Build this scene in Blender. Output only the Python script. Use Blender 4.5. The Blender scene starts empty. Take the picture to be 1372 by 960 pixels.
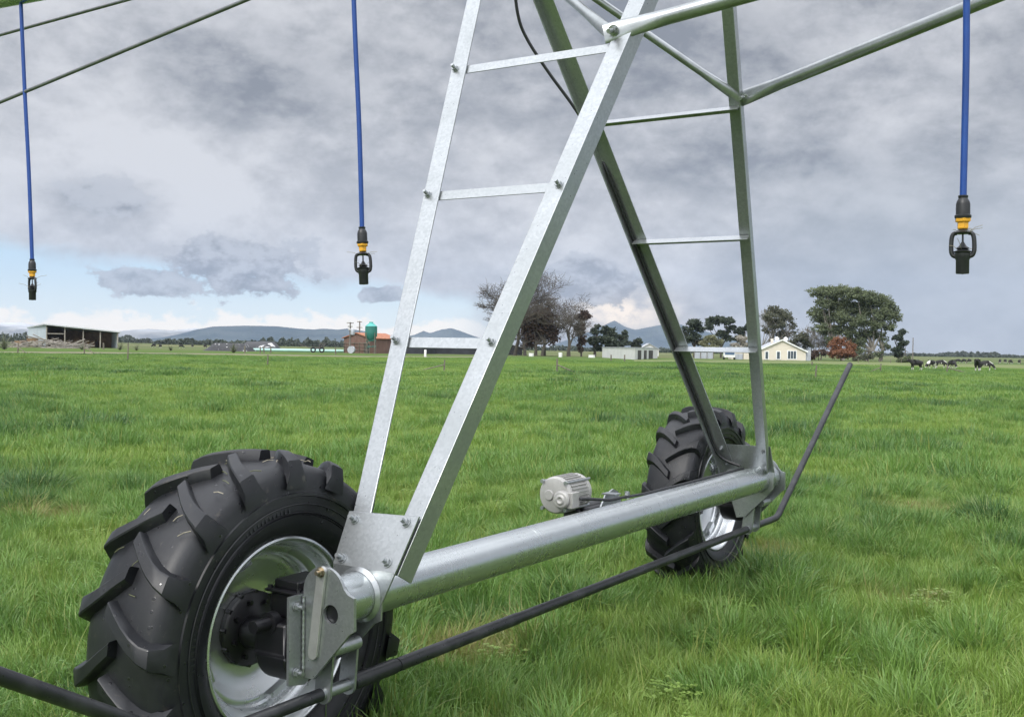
import bpy, bmesh, math, random
import numpy as np
from mathutils import Vector, Matrix, noise as mnoise

random.seed(7); rng = np.random.default_rng(7)
scene = bpy.context.scene
C = scene.collection
R = math.radians

# ------------------------------------------------------------------ camera
F_PX, PITCH, ROLL, CAM_H = 1460.0, 0.0103, 0.0176, 1.545
cp, sp = math.cos(PITCH), math.sin(PITCH)
cF = Vector((0, cp, -sp)); U0 = Vector((0, sp, cp)); R0 = Vector((1, 0, 0))
cR = math.cos(ROLL) * R0 + math.sin(ROLL) * U0
cU = -math.sin(ROLL) * R0 + math.cos(ROLL) * U0
EYE = Vector((0, 0, CAM_H))
cam_d = bpy.data.cameras.new("camera"); cam = bpy.data.objects.new("camera", cam_d); C.objects.link(cam)
cam.matrix_world = Matrix(((cR.x, cU.x, -cF.x, 0), (cR.y, cU.y, -cF.y, 0), (cR.z, cU.z, -cF.z, CAM_H), (0, 0, 0, 1)))
cam_d.sensor_fit = 'HORIZONTAL'; cam_d.sensor_width = 36.0; cam_d.lens = 36.0 * F_PX / 1372.0
cam_d.clip_start = 0.1; cam_d.clip_end = 40000
scene.camera = cam

def ray(px, py): return cF + cR * ((px - 686) / F_PX) - cU * ((py - 480) / F_PX)
def hor(px):
    # row of the horizon in column px
    a = cF + cR * ((px - 686) / F_PX)
    return 480 + F_PX * a.z / cU.z
def gp(px, Y):
    """ground point seen in column px at distance Y"""
    v = ray(px, hor(px)); return Vector((v.x / v.y * Y, Y, 0))
def gy(px, py):
    """distance of the ground seen at a pixel"""
    v = ray(px, py); return v.y * CAM_H / -v.z
def hz(px, py, Y):
    """height of a point seen at a pixel at distance Y"""
    v = ray(px, py); return CAM_H + v.z / v.y * Y

# ------------------------------------------------------------------ mesh helpers
class MB:
    def __init__(s): s.v = []; s.f = []
    def add(s, vs, fs):
        n = len(s.v); s.v += [tuple(v) for v in vs]; s.f += [tuple(i + n for i in f) for f in fs]
    def box(s, c, size, m=None):
        c = Vector(c); x, y, z = [k / 2 for k in size]
        vs = [Vector((a * x, b * y, d * z)) for a in (-1, 1) for b in (-1, 1) for d in (-1, 1)]
        vs = [c + (m @ v if m else v) for v in vs]
        s.add(vs, [(0, 1, 3, 2), (4, 6, 7, 5), (0, 4, 5, 1), (2, 3, 7, 6), (0, 2, 6, 4), (1, 5, 7, 3)])
    def tube(s, pts, r, seg=12, cap=True, hint=None):
        pts = [Vector(p) for p in pts]; n = len(pts)
        rs = r if isinstance(r, (list, tuple)) else [r] * n
        rings = []; up = Vector(hint) if hint else None
        for i, p in enumerate(pts):
            t = (pts[min(i + 1, n - 1)] - pts[max(i - 1, 0)]).normalized()
            if up is None:
                up = Vector((0, 0, 1)) if abs(t.z) < .9 else Vector((1, 0, 0))
            a = (up - t * up.dot(t)).normalized(); b = t.cross(a); up = a
            rr = rs[i] if isinstance(rs[i], (tuple, list)) else (rs[i], rs[i])
            rings.append([p + a * (math.cos(q) * rr[0]) + b * (math.sin(q) * rr[1]) for q in [2 * math.pi * k / seg for k in range(seg)]])
        vs = [v for g in rings for v in g]; fs = []
        for i in range(n - 1):
            for k in range(seg):
                k2 = (k + 1) % seg
                fs.append((i * seg + k, i * seg + k2, (i + 1) * seg + k2, (i + 1) * seg + k))
        if cap: fs += [tuple(range(seg))[::-1], tuple((n - 1) * seg + k for k in range(seg))]
        s.add(vs, fs)
    def prism(s, poly, o, ax, ay, az, t):
        """poly of 2D points in (ax, ay) at o, thickness t along az (centred)"""
        o = Vector(o); ax = Vector(ax); ay = Vector(ay); az = Vector(az); n = len(poly)
        vs = [o + ax * p[0] + ay * p[1] - az * t / 2 for p in poly] + [o + ax * p[0] + ay * p[1] + az * t / 2 for p in poly]
        s.add(vs, [tuple(range(n))[::-1], tuple(range(n, 2 * n))] + [(i, (i + 1) % n, n + (i + 1) % n, n + i) for i in range(n)])
    def lathe(s, prof, c, axis=(0, 1, 0), seg=48, closed=False):
        """prof: (radius, offset along axis)"""
        c = Vector(c); ax = Vector(axis).normalized()
        a = ax.orthogonal().normalized(); b = ax.cross(a); n = len(prof)
        vs = [c + ax * h + (a * math.cos(q) + b * math.sin(q)) * r for r, h in prof for q in [2 * math.pi * k / seg for k in range(seg)]]
        fs = []
        for i in range(n if closed else n - 1):
            j = (i + 1) % n
            for k in range(seg):
                k2 = (k + 1) % seg
                fs.append((i * seg + k, i * seg + k2, j * seg + k2, j * seg + k))
        s.add(vs, fs)
    def bolt(s, p, d, r=.009, L=.03):
        p = Vector(p); d = Vector(d).normalized()
        s.tube([p, p + d * .003], r * 1.75, 14)
        s.tube([p + d * .0035, p + d * .0135], r * 1.35, 6)
        s.tube([p + d * .014, p + d * L], r * .72, 10)

def link_mesh(name, me, mat, parent=None, loc=None):
    o = bpy.data.objects.new(name, me); C.objects.link(o)
    if mat:
        me.materials.clear(); me.materials.append(mat)
    if parent: o.parent = parent
    if loc is not None: o.location = loc
    return o
def obj(name, mb, mat, parent=None, smooth=None, loc=None, bevel=0, dz=0.0):
    me = bpy.data.meshes.new(name)
    vs = mb.v if not dz else [(v[0], v[1], v[2] + dz) for v in mb.v]
    me.from_pydata(vs, [], mb.f); me.update()
    bm = bmesh.new(); bm.from_mesh(me); bmesh.ops.recalc_face_normals(bm, faces=bm.faces); bm.to_mesh(me); bm.free()
    if smooth is not None:
        me.polygons.foreach_set("use_smooth", [True] * len(me.polygons))
        me.set_sharp_from_angle(angle=R(smooth))
    o = link_mesh(name, me, mat, parent, loc)
    if bevel:
        b = o.modifiers.new("bevel", 'BEVEL'); b.width = bevel; b.segments = 2; b.limit_method = 'ANGLE'; b.angle_limit = R(40)
    return o
def tag(o, label=None, cat=None, group=None, kind=None):
    if label: o['label'] = label
    if cat: o['category'] = cat
    if group: o['group'] = group
    if kind: o['kind'] = kind
    return o
def empty(name, loc=(0, 0, 0), rz=0, parent=None):
    o = bpy.data.objects.new(name, None); C.objects.link(o); o.location = loc; o.rotation_euler = (0, 0, rz)
    o.empty_display_size = .2
    if parent: o.parent = parent
    return o
def copy_tree(o, parent=None):
    c = o.copy(); C.objects.link(c); c.parent = parent
    for ch in [k for k in bpy.data.objects if k.parent == o]: copy_tree(ch, c)
    return c

# ------------------------------------------------------------------ node helpers
class X:
    """tiny expression builder for shader maths"""
    nt = None
    def __init__(s, sock): s.s = sock
    def _m(op, *a):
        n = X.nt.nodes.new('ShaderNodeMath'); n.operation = op
        for i, k in enumerate(a):
            if isinstance(k, X): X.nt.links.new(k.s, n.inputs[i])
            else: n.inputs[i].default_value = k
        return X(n.outputs[0])
    def __add__(s, o): return X._m('ADD', s, o)
    __radd__ = __add__
    def __sub__(s, o): return X._m('SUBTRACT', s, o)
    def __rsub__(s, o): return X._m('SUBTRACT', o, s)
    def __mul__(s, o): return X._m('MULTIPLY', s, o)
    __rmul__ = __mul__
    def __truediv__(s, o): return X._m('DIVIDE', s, o)
def fn(op, *a): return X._m(op, *a)
def sstep(x, a, b):
    n = X.nt.nodes.new('ShaderNodeMapRange'); n.interpolation_type = 'SMOOTHSTEP'
    X.nt.links.new(x.s, n.inputs[0]); n.inputs[1].default_value = a; n.inputs[2].default_value = b
    n.inputs[3].default_value = 0; n.inputs[4].default_value = 1
    return X(n.outputs[0])
def mixc(f, a, b):
    n = X.nt.nodes.new('ShaderNodeMix'); n.data_type = 'RGBA'
    for i, k in ((0, f), (6, a), (7, b)):
        if isinstance(k, X): X.nt.links.new(k.s, n.inputs[i])
        elif i == 0: n.inputs[0].default_value = k
        else: n.inputs[i].default_value = (*k, 1)
    return X(n.outputs[2])
def vec(x, y, z=0.0):
    n = X.nt.nodes.new('ShaderNodeCombineXYZ')
    for i, k in enumerate((x, y, z)):
        if isinstance(k, X): X.nt.links.new(k.s, n.inputs[i])
        else: n.inputs[i].default_value = k
    return X(n.outputs[0])
def noise(v, scale, detail=4, rough=.5, dist=0.0):
    n = X.nt.nodes.new('ShaderNodeTexNoise'); n.inputs['Scale'].default_value = scale
    n.inputs['Detail'].default_value = detail; n.inputs['Roughness'].default_value = rough; n.inputs['Distortion'].default_value = dist
    if v is not None: X.nt.links.new(v.s, n.inputs['Vector'])
    return X(n.outputs[0])
def voro(v, scale, feature='F1', out=0, rnd=1.0):
    n = X.nt.nodes.new('ShaderNodeTexVoronoi'); n.feature = feature; n.inputs['Scale'].default_value = scale
    n.inputs['Randomness'].default_value = rnd
    X.nt.links.new(v.s, n.inputs['Vector']); return X(n.outputs[out])
def coord(kind='Object'):
    n = X.nt.nodes.new('ShaderNodeTexCoord'); return X(n.outputs[kind])
def position():
    return X(X.nt.nodes.new('ShaderNodeNewGeometry').outputs['Position'])
def mapped(v, scale=(1, 1, 1), rot=(0, 0, 0)):
    n = X.nt.nodes.new('ShaderNodeMapping'); X.nt.links.new(v.s, n.inputs[0])
    n.inputs['Scale'].default_value = scale; n.inputs['Rotation'].default_value = rot
    return X(n.outputs[0])
def sep(v):
    n = X.nt.nodes.new('ShaderNodeSeparateXYZ'); X.nt.links.new(v.s, n.inputs[0]); return [X(k) for k in n.outputs]
MATS = {}
def material(name, build):
    m = bpy.data.materials.new(name); m.use_nodes = True
    X.nt = m.node_tree; b = m.node_tree.nodes['Principled BSDF']
    def put(k, v):
        if isinstance(v, X): X.nt.links.new(v.s, b.inputs[k])
        elif isinstance(v, tuple): b.inputs[k].default_value = (*v, 1) if len(v) == 3 else v
        else: b.inputs[k].default_value = v
    def bump(h, strength=.3, dist=.01):
        n = X.nt.nodes.new('ShaderNodeBump'); n.inputs['Strength'].default_value = strength; n.inputs['Distance'].default_value = dist
        X.nt.links.new(h.s, n.inputs['Height']); X.nt.links.new(n.outputs[0], b.inputs['Normal'])
    build(put, bump, b); MATS[name] = m; return m
def plain(name, col, rough=.6, metal=0.0, var=.25, scale=3.0):
    def f(put, bump, b):
        n = noise(coord(), scale, 5, .6); n2 = noise(coord(), scale * 9, 3, .6)
        k = sstep(n * .7 + n2 * .3, .3, .7)
        put('Base Color', mixc(k, tuple(c * (1 - var) for c in col), tuple(min(1, c * (1 + var)) for c in col)))
        put('Roughness', rough); put('Metallic', metal)
    return material(name, f)

# ------------------------------------------------------------------ materials
def m_galv(put, bump, b):
    o = coord()
    spx = sep(voro(o, 110, out=1))[0]
    streak = noise(mapped(o, (14, 60, 5)), 2.2, 5, .65, 1.6)
    blot = noise(o, 4, 6, .6, .4)
    drops = voro(o, 30, out=0); dm = 1 - sstep(drops, .05, .075)
    base = mixc(spx, (.355, .375, .385), (.43, .45, .46))
    base = mixc(sstep(streak, .60, .75) * .45, base, (.54, .56, .57))
    base = mixc(sstep(blot, .45, .75) * .5, base, (.28, .30, .305))
    scr = noise(mapped(o, (30, 30, 4), (.4, .3, .2)), 1.6, 5, .7, .6)
    base = mixc(sstep(scr, .66, .72) * .55, base, (.20, .215, .22))
    base = mixc(sstep(noise(o, 1.4, 5, .65, .6), .48, .66) * .45, base, (.33, .35, .355))
    base = mixc(dm * .7, base, (.20, .215, .22))
    put('Base Color', base); put('Metallic', .80)
    put('Roughness', .21 + blot * .18 + streak * .06 - dm * .12)
    bump(streak * .5 + noise(o, 150, 2) * .2 + dm * .8, .13, .004)
galv = material('galvanised_steel', m_galv)
def m_pipe(put, bump, b):
    o = coord()
    scr = noise(mapped(o, (9, 5, 5), (0, .5, .35)), 2.6, 6, .7, .8); blot = noise(o, 3, 6, .6, .4); st = noise(mapped(o, (1.2, 22, 22)), 2, 4, .6)
    drops = voro(o, 30, out=0); dm = 1 - sstep(drops, .05, .075)
    base = mixc(blot, (.46, .49, .50), (.58, .61, .62)); base = mixc(sstep(scr, .56, .70) * .28, base, (.70, .72, .72)); base = mixc(sstep(st, .60, .70) * .35, base, (.36, .38, .39)); base = mixc(dm * .6, base, (.26, .28, .28))
    put('Base Color', base); put('Metallic', .90); put('Roughness', .20 + blot * .14 + sstep(scr, .5, .75) * .07 - dm * .1); bump(scr * .6 + noise(o, 60, 2) * .2 + dm * .6, .10, .005)
pipe_m = material('galvanised_pipe', m_pipe)
brace_m = plain('galvanised_tube', (.33, .35, .355), .30, .80, .16, 9)
rod_m = plain('dull_steel_rod', (.20, .21, .215), .42, .75, .2, 20)
def m_rim(put, bump, b):
    o = coord(); blot = noise(o, 5, 4, .6, .4)
    put('Base Color', mixc(blot, (.55, .57, .58), (.74, .76, .77))); put('Metallic', .92)
    put('Roughness', .20 + blot * .16); bump(noise(o, 14, 3), .10, .01)
zinc = plain('zinc_plated_strip', (.52, .52, .51), .36, .70, .10, 14)
rim_m = material('rim_steel', m_rim)
def m_rub(put, bump, b):
    o = coord(); d = noise(o, 7, 6, .65); g = noise(o, 130, 2)
    dr = voro(o, 27, out=0); dm = 1 - sstep(dr, .11, .15)
    fl = noise(mapped(o, (1, 1, 1)), 22, 3, .7)
    base = mixc(sstep(d, .42, .72), (.0055, .0062, .0085), (.0135, .0145, .017))
    base = mixc(sstep(fl, .62, .74) * .45, base, (.060, .053, .043))
    base = mixc(sstep(noise(o, 3.2, 6, .7, .8), .56, .70) * .35, base, (.040, .039, .038))
    base = mixc(sstep(noise(mapped(o, (5, 60, 5)), 3, 4, .7), .66, .72) * .4, base, (.10, .095, .08))
    base = mixc(dm * .8, base, (.012, .012, .014))
    put('Base Color', base); put('Roughness', .37 + d * .18 - dm * .28); put('Specular IOR Level', .5)
    bump(g * .15 + d * .4 + dm * .6, .22, .006)
rubber = material('tyre_rubber', m_rub)
def m_blackp(put, bump, b):
    o = coord(); d = noise(o, 9, 5, .6); dr = voro(o, 40, out=0); dm = 1 - sstep(dr, .10, .15)
    put('Base Color', mixc(sstep(d, .45, .7), (.012, .013, .015), (.035, .036, .039)))
    put('Roughness', .36 + d * .14 - dm * .2); bump(d * .4 + dm * .7, .12, .004)
blackp = material('black_paint', m_blackp)
def m_gear(put, bump, b):
    o = coord(); d = noise(o, 20, 5, .65)
    put('Base Color', mixc(sstep(d, .60, .75), (.008, .008, .010), (.030, .024, .02))); put('Roughness', .28 + d * .2); bump(d, .15, .004)
gear_m = material('gearbox_black', m_gear)
alu = plain('cast_aluminium', (.43, .42, .40), .5, .30, .12, 12)
brass = plain('brass', (.36, .31, .23), .35, .9, .2, 30)
rust = plain('rust', (.22, .09, .045), .8, .1, .3, 20)
def m_hose(put, bump, b):
    o = coord(); d = noise(o, 30, 3)
    put('Base Color', mixc(d, (.004, .042, .22), (.008, .065, .30))); put('Roughness', .32)
hose_m = material('blue_hose', m_hose)
blackpl = plain('black_plastic', (.016, .017, .019), .42, 0, .3, 40)
yellowpl = plain('yellow_plastic', (.72, .36, .025), .45, 0, .15, 20)
straw = plain('dry_straw', (.30, .27, .20), .8)
grey_post = plain('weathered_post', (.16, .14, .11), .9, 0, .35, 4)
pole_m = plain('power_pole_wood', (.16, .14, .12), .9, 0, .3, 2)
bark = plain('bark', (.090, .078, .062), .9, 0, .35, 2)
bark_pale = plain('pale_bark', (.22, .20, .17), .9, 0, .35, 1)
def corr(name, c1, c2, sx, metal=0.0, rough=.5):
    def f(put, bump, b):
        o = coord(); x, y, z = sep(o)
        w = fn('SINE', (x + y * .77) * sx); n = noise(o, .7, 5, .65); n2 = noise(mapped(o, (6, 6, .5)), 1.2, 4, .6)
        put('Base Color', mixc(sstep(n * .5 + n2 * .5, .35, .65), c1, c2)); put('Roughness', rough); put('Metallic', metal); bump(w, .6, .03)
    return material(name, f)
shed_wall = corr('shed_iron', (.40, .45, .50), (.50, .55, .60), 35, .1, .5)
shed_roof = corr('shed_roof_iron', (.42, .44, .46), (.56, .58, .60), 30, .3, .45)
white_iron = corr('white_iron', (.58, .58, .57), (.70, .70, .69), 22)
red_roof = corr('rusty_red_roof', (.34, .12, .06), (.45, .19, .10), 20, 0, .7)
barn_wall = corr('barn_wall', (.13, .075, .06), (.19, .115, .09), 9, 0, .85)
grey_roof = corr('grey_roof', (.36, .38, .42), (.46, .48, .52), 14, .1, .6)
shed_in = plain('shed_timber', (.20, .13, .075), .9, 0, .4, .8)
dark_in = plain('dark_interior', (.035, .037, .045), .9, 0, .4, .5)
cream = plain('cream_weatherboard', (.66, .60, .50), .7, 0, .05, .5)
white_p = plain('white_paint', (.80, .80, .78), .5, 0, .04, 2)
glass_m = plain('window_glass', (.06, .08, .10), .08, 0, .2, 1)
door_dark = plain('dark_door', (.035, .03, .03), .6)
tube_m = plain('pale_green_wrap', (.42, .66, .58), .35, 0, .10, .3)
silo_m = plain('silo_green', (.028, .17, .14), .45, 0, .12, .6)
van_m = plain('van_blue', (.08, .13, .22), .3, 0, .1)
log_m = plain('bleached_log', (.27, .245, .21), .9, 0, .35, 1)
machine = plain('dull_machinery', (.10, .085, .08), .7, 0, .5, 1)
def m_stack(put, bump, b):
    o = coord(); v = voro(o, 1.3, out=0); ring = sstep(v, .18, .26) * (1 - sstep(v, .42, .48))
    n = noise(o, .22, 2, .5)
    base = mixc(1 - sstep(v, .12, .22), (.012, .012, .014), (.62, .62, .60))
    put('Base Color', mixc(sstep(n, .70, .72), base, (.75, .75, .74))); put('Roughness', .5); bump(ring, .8, .1)
stack_m = material('tyre_weighted_silage_cover', m_stack)
def m_cow(put, bump, b):
    o = coord(); n = noise(o, 1.3, 2, .4, .3); x, y, z = sep(o)
    low = 1 - sstep(z, .30, .42)
    put('Base Color', mixc(fn('MAXIMUM', sstep(n, .52, .55), low * .9), (.012, .011, .010), (.62, .60, .56))); put('Roughness', .7)
cow_pied = material('pied_cowhide', m_cow)
def m_cowb(put, bump, b):
    o = coord(); x, y, z = sep(o); n = noise(o, 1.1, 2, .4)
    put('Base Color', mixc(fn('MAXIMUM', (1 - sstep(z, .30, .40)) * .9, sstep(n, .68, .70)), (.012, .011, .010), (.60, .58, .54))); put('Roughness', .7)
cow_dark = material('black_cowhide', m_cowb)
def leafm(name, c1, c2, trans=.25, sc=.35):
    m = bpy.data.materials.new(name); m.use_nodes = True; X.nt = m.node_tree; nt = m.node_tree
    b = nt.nodes['Principled BSDF']; out = nt.nodes['Material Output']
    n = noise(position(), sc, 3, .6)
    at = nt.nodes.new('ShaderNodeAttribute'); at.attribute_name = 'tint'
    k = sstep(n * .5 + X(at.outputs['Fac']) * .5, .25, .75)
    col = mixc(k, c1, c2); nt.links.new(col.s, b.inputs['Base Color']); b.inputs['Roughness'].default_value = .6
    b.inputs['Specular IOR Level'].default_value = .3
    t = nt.nodes.new('ShaderNodeBsdfTranslucent'); nt.links.new(col.s, t.inputs[0])
    mx = nt.nodes.new('ShaderNodeMixShader'); mx.inputs[0].default_value = trans
    nt.links.new(b.outputs[0], mx.inputs[1]); nt.links.new(t.outputs[0], mx.inputs[2]); nt.links.new(mx.outputs[0], out.inputs[0])
    return m
lf_euc = leafm('gum_leaves', (.105, .128, .072), (.21, .245, .135), .35)
lf_pine = leafm('pine_needles', (.040, .056, .042), (.090, .112, .074))
lf_brown = leafm('brown_leaves', (.060, .040, .032), (.125, .085, .062))
lf_rust = leafm('rusty_leaves', (.16, .070, .038), (.27, .125, .062))
lf_pale = leafm('pale_leaves', (.15, .16, .085), (.27, .27, .16))
lf_grey = leafm('grey_green_leaves', (.080, .088, .058), (.15, .155, .10))
lf_flax = leafm('flax_leaves', (.10, .115, .075), (.20, .21, .13))
lf_far = leafm('far_tree_leaves', (.045, .060, .048), (.085, .10, .075), .1, .02)

# ------------------------------------------------------------------ tower frame
YAW, INC = 0.57585, 0.01076
dv = Vector((math.sin(YAW) * math.cos(INC), math.cos(YAW) * math.cos(INC), math.sin(INC)))
nv = Vector((math.cos(YAW), -math.sin(YAW), 0)); uv = nv.cross(dv)
BZ = .733                                     # beam height over the tower's base
base = Vector((.53441, 5.20955, -.81165 + CAM_H)) - uv * BZ
tower = empty('irrigation_tower')
TM = Matrix(((dv.x, -nv.x, uv.x, base.x), (dv.y, -nv.y, uv.y, base.y), (dv.z, -nv.z, uv.z, base.z), (0, 0, 0, 1)))
tower.matrix_world = TM
tag(tower, 'galvanised wheeled drive tower of an irrigator standing on two lugged tyres in grass', 'irrigation tower')
TI = TM.inverted()
def hit(px, py, axis, val):
    """tower coordinates (beam height = 0) of a pixel on the plane axis = val"""
    o = TI @ EYE; o.z -= BZ; v = TM.to_3x3().inverted() @ ray(px, py)
    t = (val - o[axis]) / v[axis]; return o + v * t
def part(name, mb, mat, parent=None, smooth=None, bevel=0):
    return obj(name, mb, mat, parent or tower, smooth, bevel=bevel, dz=BZ)

# base beam
BR = .079
m = MB(); m.tube([(-2.02, 0, 0), (2.02, 0, 0)], BR, 40); beam = part('base_beam', m, pipe_m, smooth=40)
for xw in (1.35, .35, -.85):
    m = MB(); m.tube([(xw, 0, 0), (xw + .005, 0, 0)], BR + .0010, 40); part('seam', m, pipe_m, beam, 40)

def xz(p): return p
AX, AY, AZ = Vector((1, 0, 0)), Vector((0, 1, 0)), Vector((0, 0, 1))
def smooth_arc(cx, cy, r, a0, a1, n=14): return [(cx + r * math.cos(R(a0 + (a1 - a0) * i / n)), cy + r * math.sin(R(a0 + (a1 - a0) * i / n))) for i in range(n + 1)]

K = .55
def lx(sg, z): return sg * ((1.87 if sg < 0 else 1.83) - K * (z - .09))
# leg edges: (y at z=.27, y at z=2.3, side) of the outer edge
LEGS = dict(NL=(-1, .128, .489, 1), NR=(-1, -.1765, -.448, -1), FL=(1, .280, .672, 1), FR=(1, -.102, -.324, -1))
def ly(k, z):
    sg, a, b, s = LEGS[k]; return a + (b - a) * (z - .27) / 2.03
def lpoint(k, z, dy=0.0, dx=0.0):
    sg = LEGS[k][0]; return Vector((lx(sg, z) + dx, ly(k, z) + dy, z))
plate_n = Vector((-1, 0, -K)).normalized()   # outward normal of near leg plane
legs = {}
for k, (sg, a, b, s) in LEGS.items():
    m = MB(); z0, z1 = (.105 if s > 0 or sg < 0 else .07), 2.98
    if k == 'NR': z0 = .08
    if k == 'NL': z0 = .08
    if k == 'FL': z0 = .03
    fw, sw, th = .078, .082, .007            # face width, side width, thickness
    if sg > 0: fw, sw = (.092, .055) if s > 0 else (.078, .05)
    for zz0, zz1 in ((z0, z1),):
        A0, A1 = lpoint(k, zz0), lpoint(k, zz1)
        inw = Vector((0, -s, 0)); N = Vector((sg, 0, K)).normalized()   # N points to the outer face (away from mid)
        ring = []
        for P in (A0, A1):
            ring.append([P, P + inw * fw, P + inw * fw - N * th, P + inw * th - N * th, P + inw * th - N * sw, P - N * sw])
        vs = ring[0] + ring[1]
        m.add(vs, [(i, (i + 1) % 6, 6 + (i + 1) % 6, 6 + i) for i in range(6)] + [(0, 1, 2, 3), (0, 3, 4, 5), (6, 9, 8, 7), (6, 11, 10, 9)])
    legs[k] = part('leg', m, galv, bevel=.0015)
# rungs, flat folded bars between the legs
RUNG = {-1: (.845, 1.435, 2.022), 1: (.809, 1.429, 2.064)}
for sg, zs in RUNG.items():
    kl, kr = ('NL', 'NR') if sg < 0 else ('FL', 'FR')
    for z in zs:
        yl, yr = ly(kl, z), ly(kr, z); N = Vector((sg, 0, K)).normalized(); Up = Vector((-sg * K, 0, 1)).normalized()
        m = MB(); x = lx(sg, z); cen = Vector((x, 0, z)) - N * .012
        if sg < 0:
            ya, yb, h, dpt = yl - .068, yr + .068, .044, .040
        else:
            ya, yb, h, dpt = yl - .02, yr + .01, .034, .056
        prof = [(0, h / 2), (0, -h / 2), (-.004, -h / 2), (-.004, h / 2 - .004), (-dpt, h / 2 - .004), (-dpt, h / 2)]
        vs = [cen + N * p[0] + Up * p[1] + AY * (y - cen.y) for y in (ya, yb) for p in prof]
        m.add(vs, [(i, (i + 1) % 6, 6 + (i + 1) % 6, 6 + i) for i in range(6)] + [(0, 1, 2, 3), (0, 3, 4, 5), (6, 9, 8, 7), (6, 11, 10, 9)])
        part('rung', m, galv, bevel=.001)
        for kk, yy in ((kl, yl - .022), (kr, yr + .030)):
            if sg < 0 and not (kk == 'NR' and z > 2):
                m = MB(); m.bolt(Vector((x, yy, z)), N, .0105, .030); part('bolt', m, galv, legs[kk], 40)
            if sg > 0:
                m = MB(); m.bolt(Vector((x, yy, z)) - N * .008, -N, .006, .02); part('bolt', m, galv, legs[kk], 40)
# leg plates through which the beam passes
def leg_plate(sg):
    m = MB(); xp = lx(sg, .09)
    if sg < 0:
        poly = [(.128, .254), (-.172, .263), (-.150, .09), (-.122, .035), (-.094, -.02), (-.092, -.075), (-.062, -.09), (.05, -.205), (.10, -.235), (.116, .03), (.118, .09)]
    else:
        poly = [(.262, .21), (-.100, .215), (-.105, .05), (-.10, -.05), (-.06, -.10), (.08, -.24), (.135, -.25), (.17, -.14), (.20, .05)]
    def px_(z): return lx(sg, max(z, .09)) + sg * .012
    vs = []
    for t in (0, .008):
        for p in poly: vs.append((px_(p[1]) + sg * t, p[0], p[1]))
    n = len(poly)
    m.add(vs, [tuple(range(n))[::-1], tuple(range(n, 2 * n))] + [(i, (i + 1) % n, n + (i + 1) % n, n + i) for i in range(n)])
    pl = obj('leg_plate', m, galv, tower, dz=BZ)
    tri = pl.modifiers.new('tri', 'TRIANGULATE'); tri.min_vertices = 5
    m = MB()
    prof = [(BR + .001, -.011), (BR + .012, -.006), (BR + .014, 0), (BR + .001, .012)]
    m.lathe(prof, (xp + sg * .022, 0, 0), (sg, 0, 0), 40); part('weld_bead', m, galv, pl, 60)
    if sg < 0:
        for (y, z) in ((.092, .232), (-.126, .243), (.088, .11), (-.105, .118)):
            m = MB(); m.bolt((px_(z) + sg * .0085, y, z), (-1, 0, K), .0115, .031); part('bolt', m, galv, pl, 40)
    else:
        for (y, z) in ((.225, .185), (.205, .09), (-.055, .18), (-.065, .08)):
            m = MB(); m.bolt((lx(sg, max(z, .09)) - .0075, y - (.012 if y > 0 else 0), z), (-1, 0, -K), .009, .024); part('bolt', m, galv, pl, 40)
leg_plate(-1); leg_plate(1)
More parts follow.
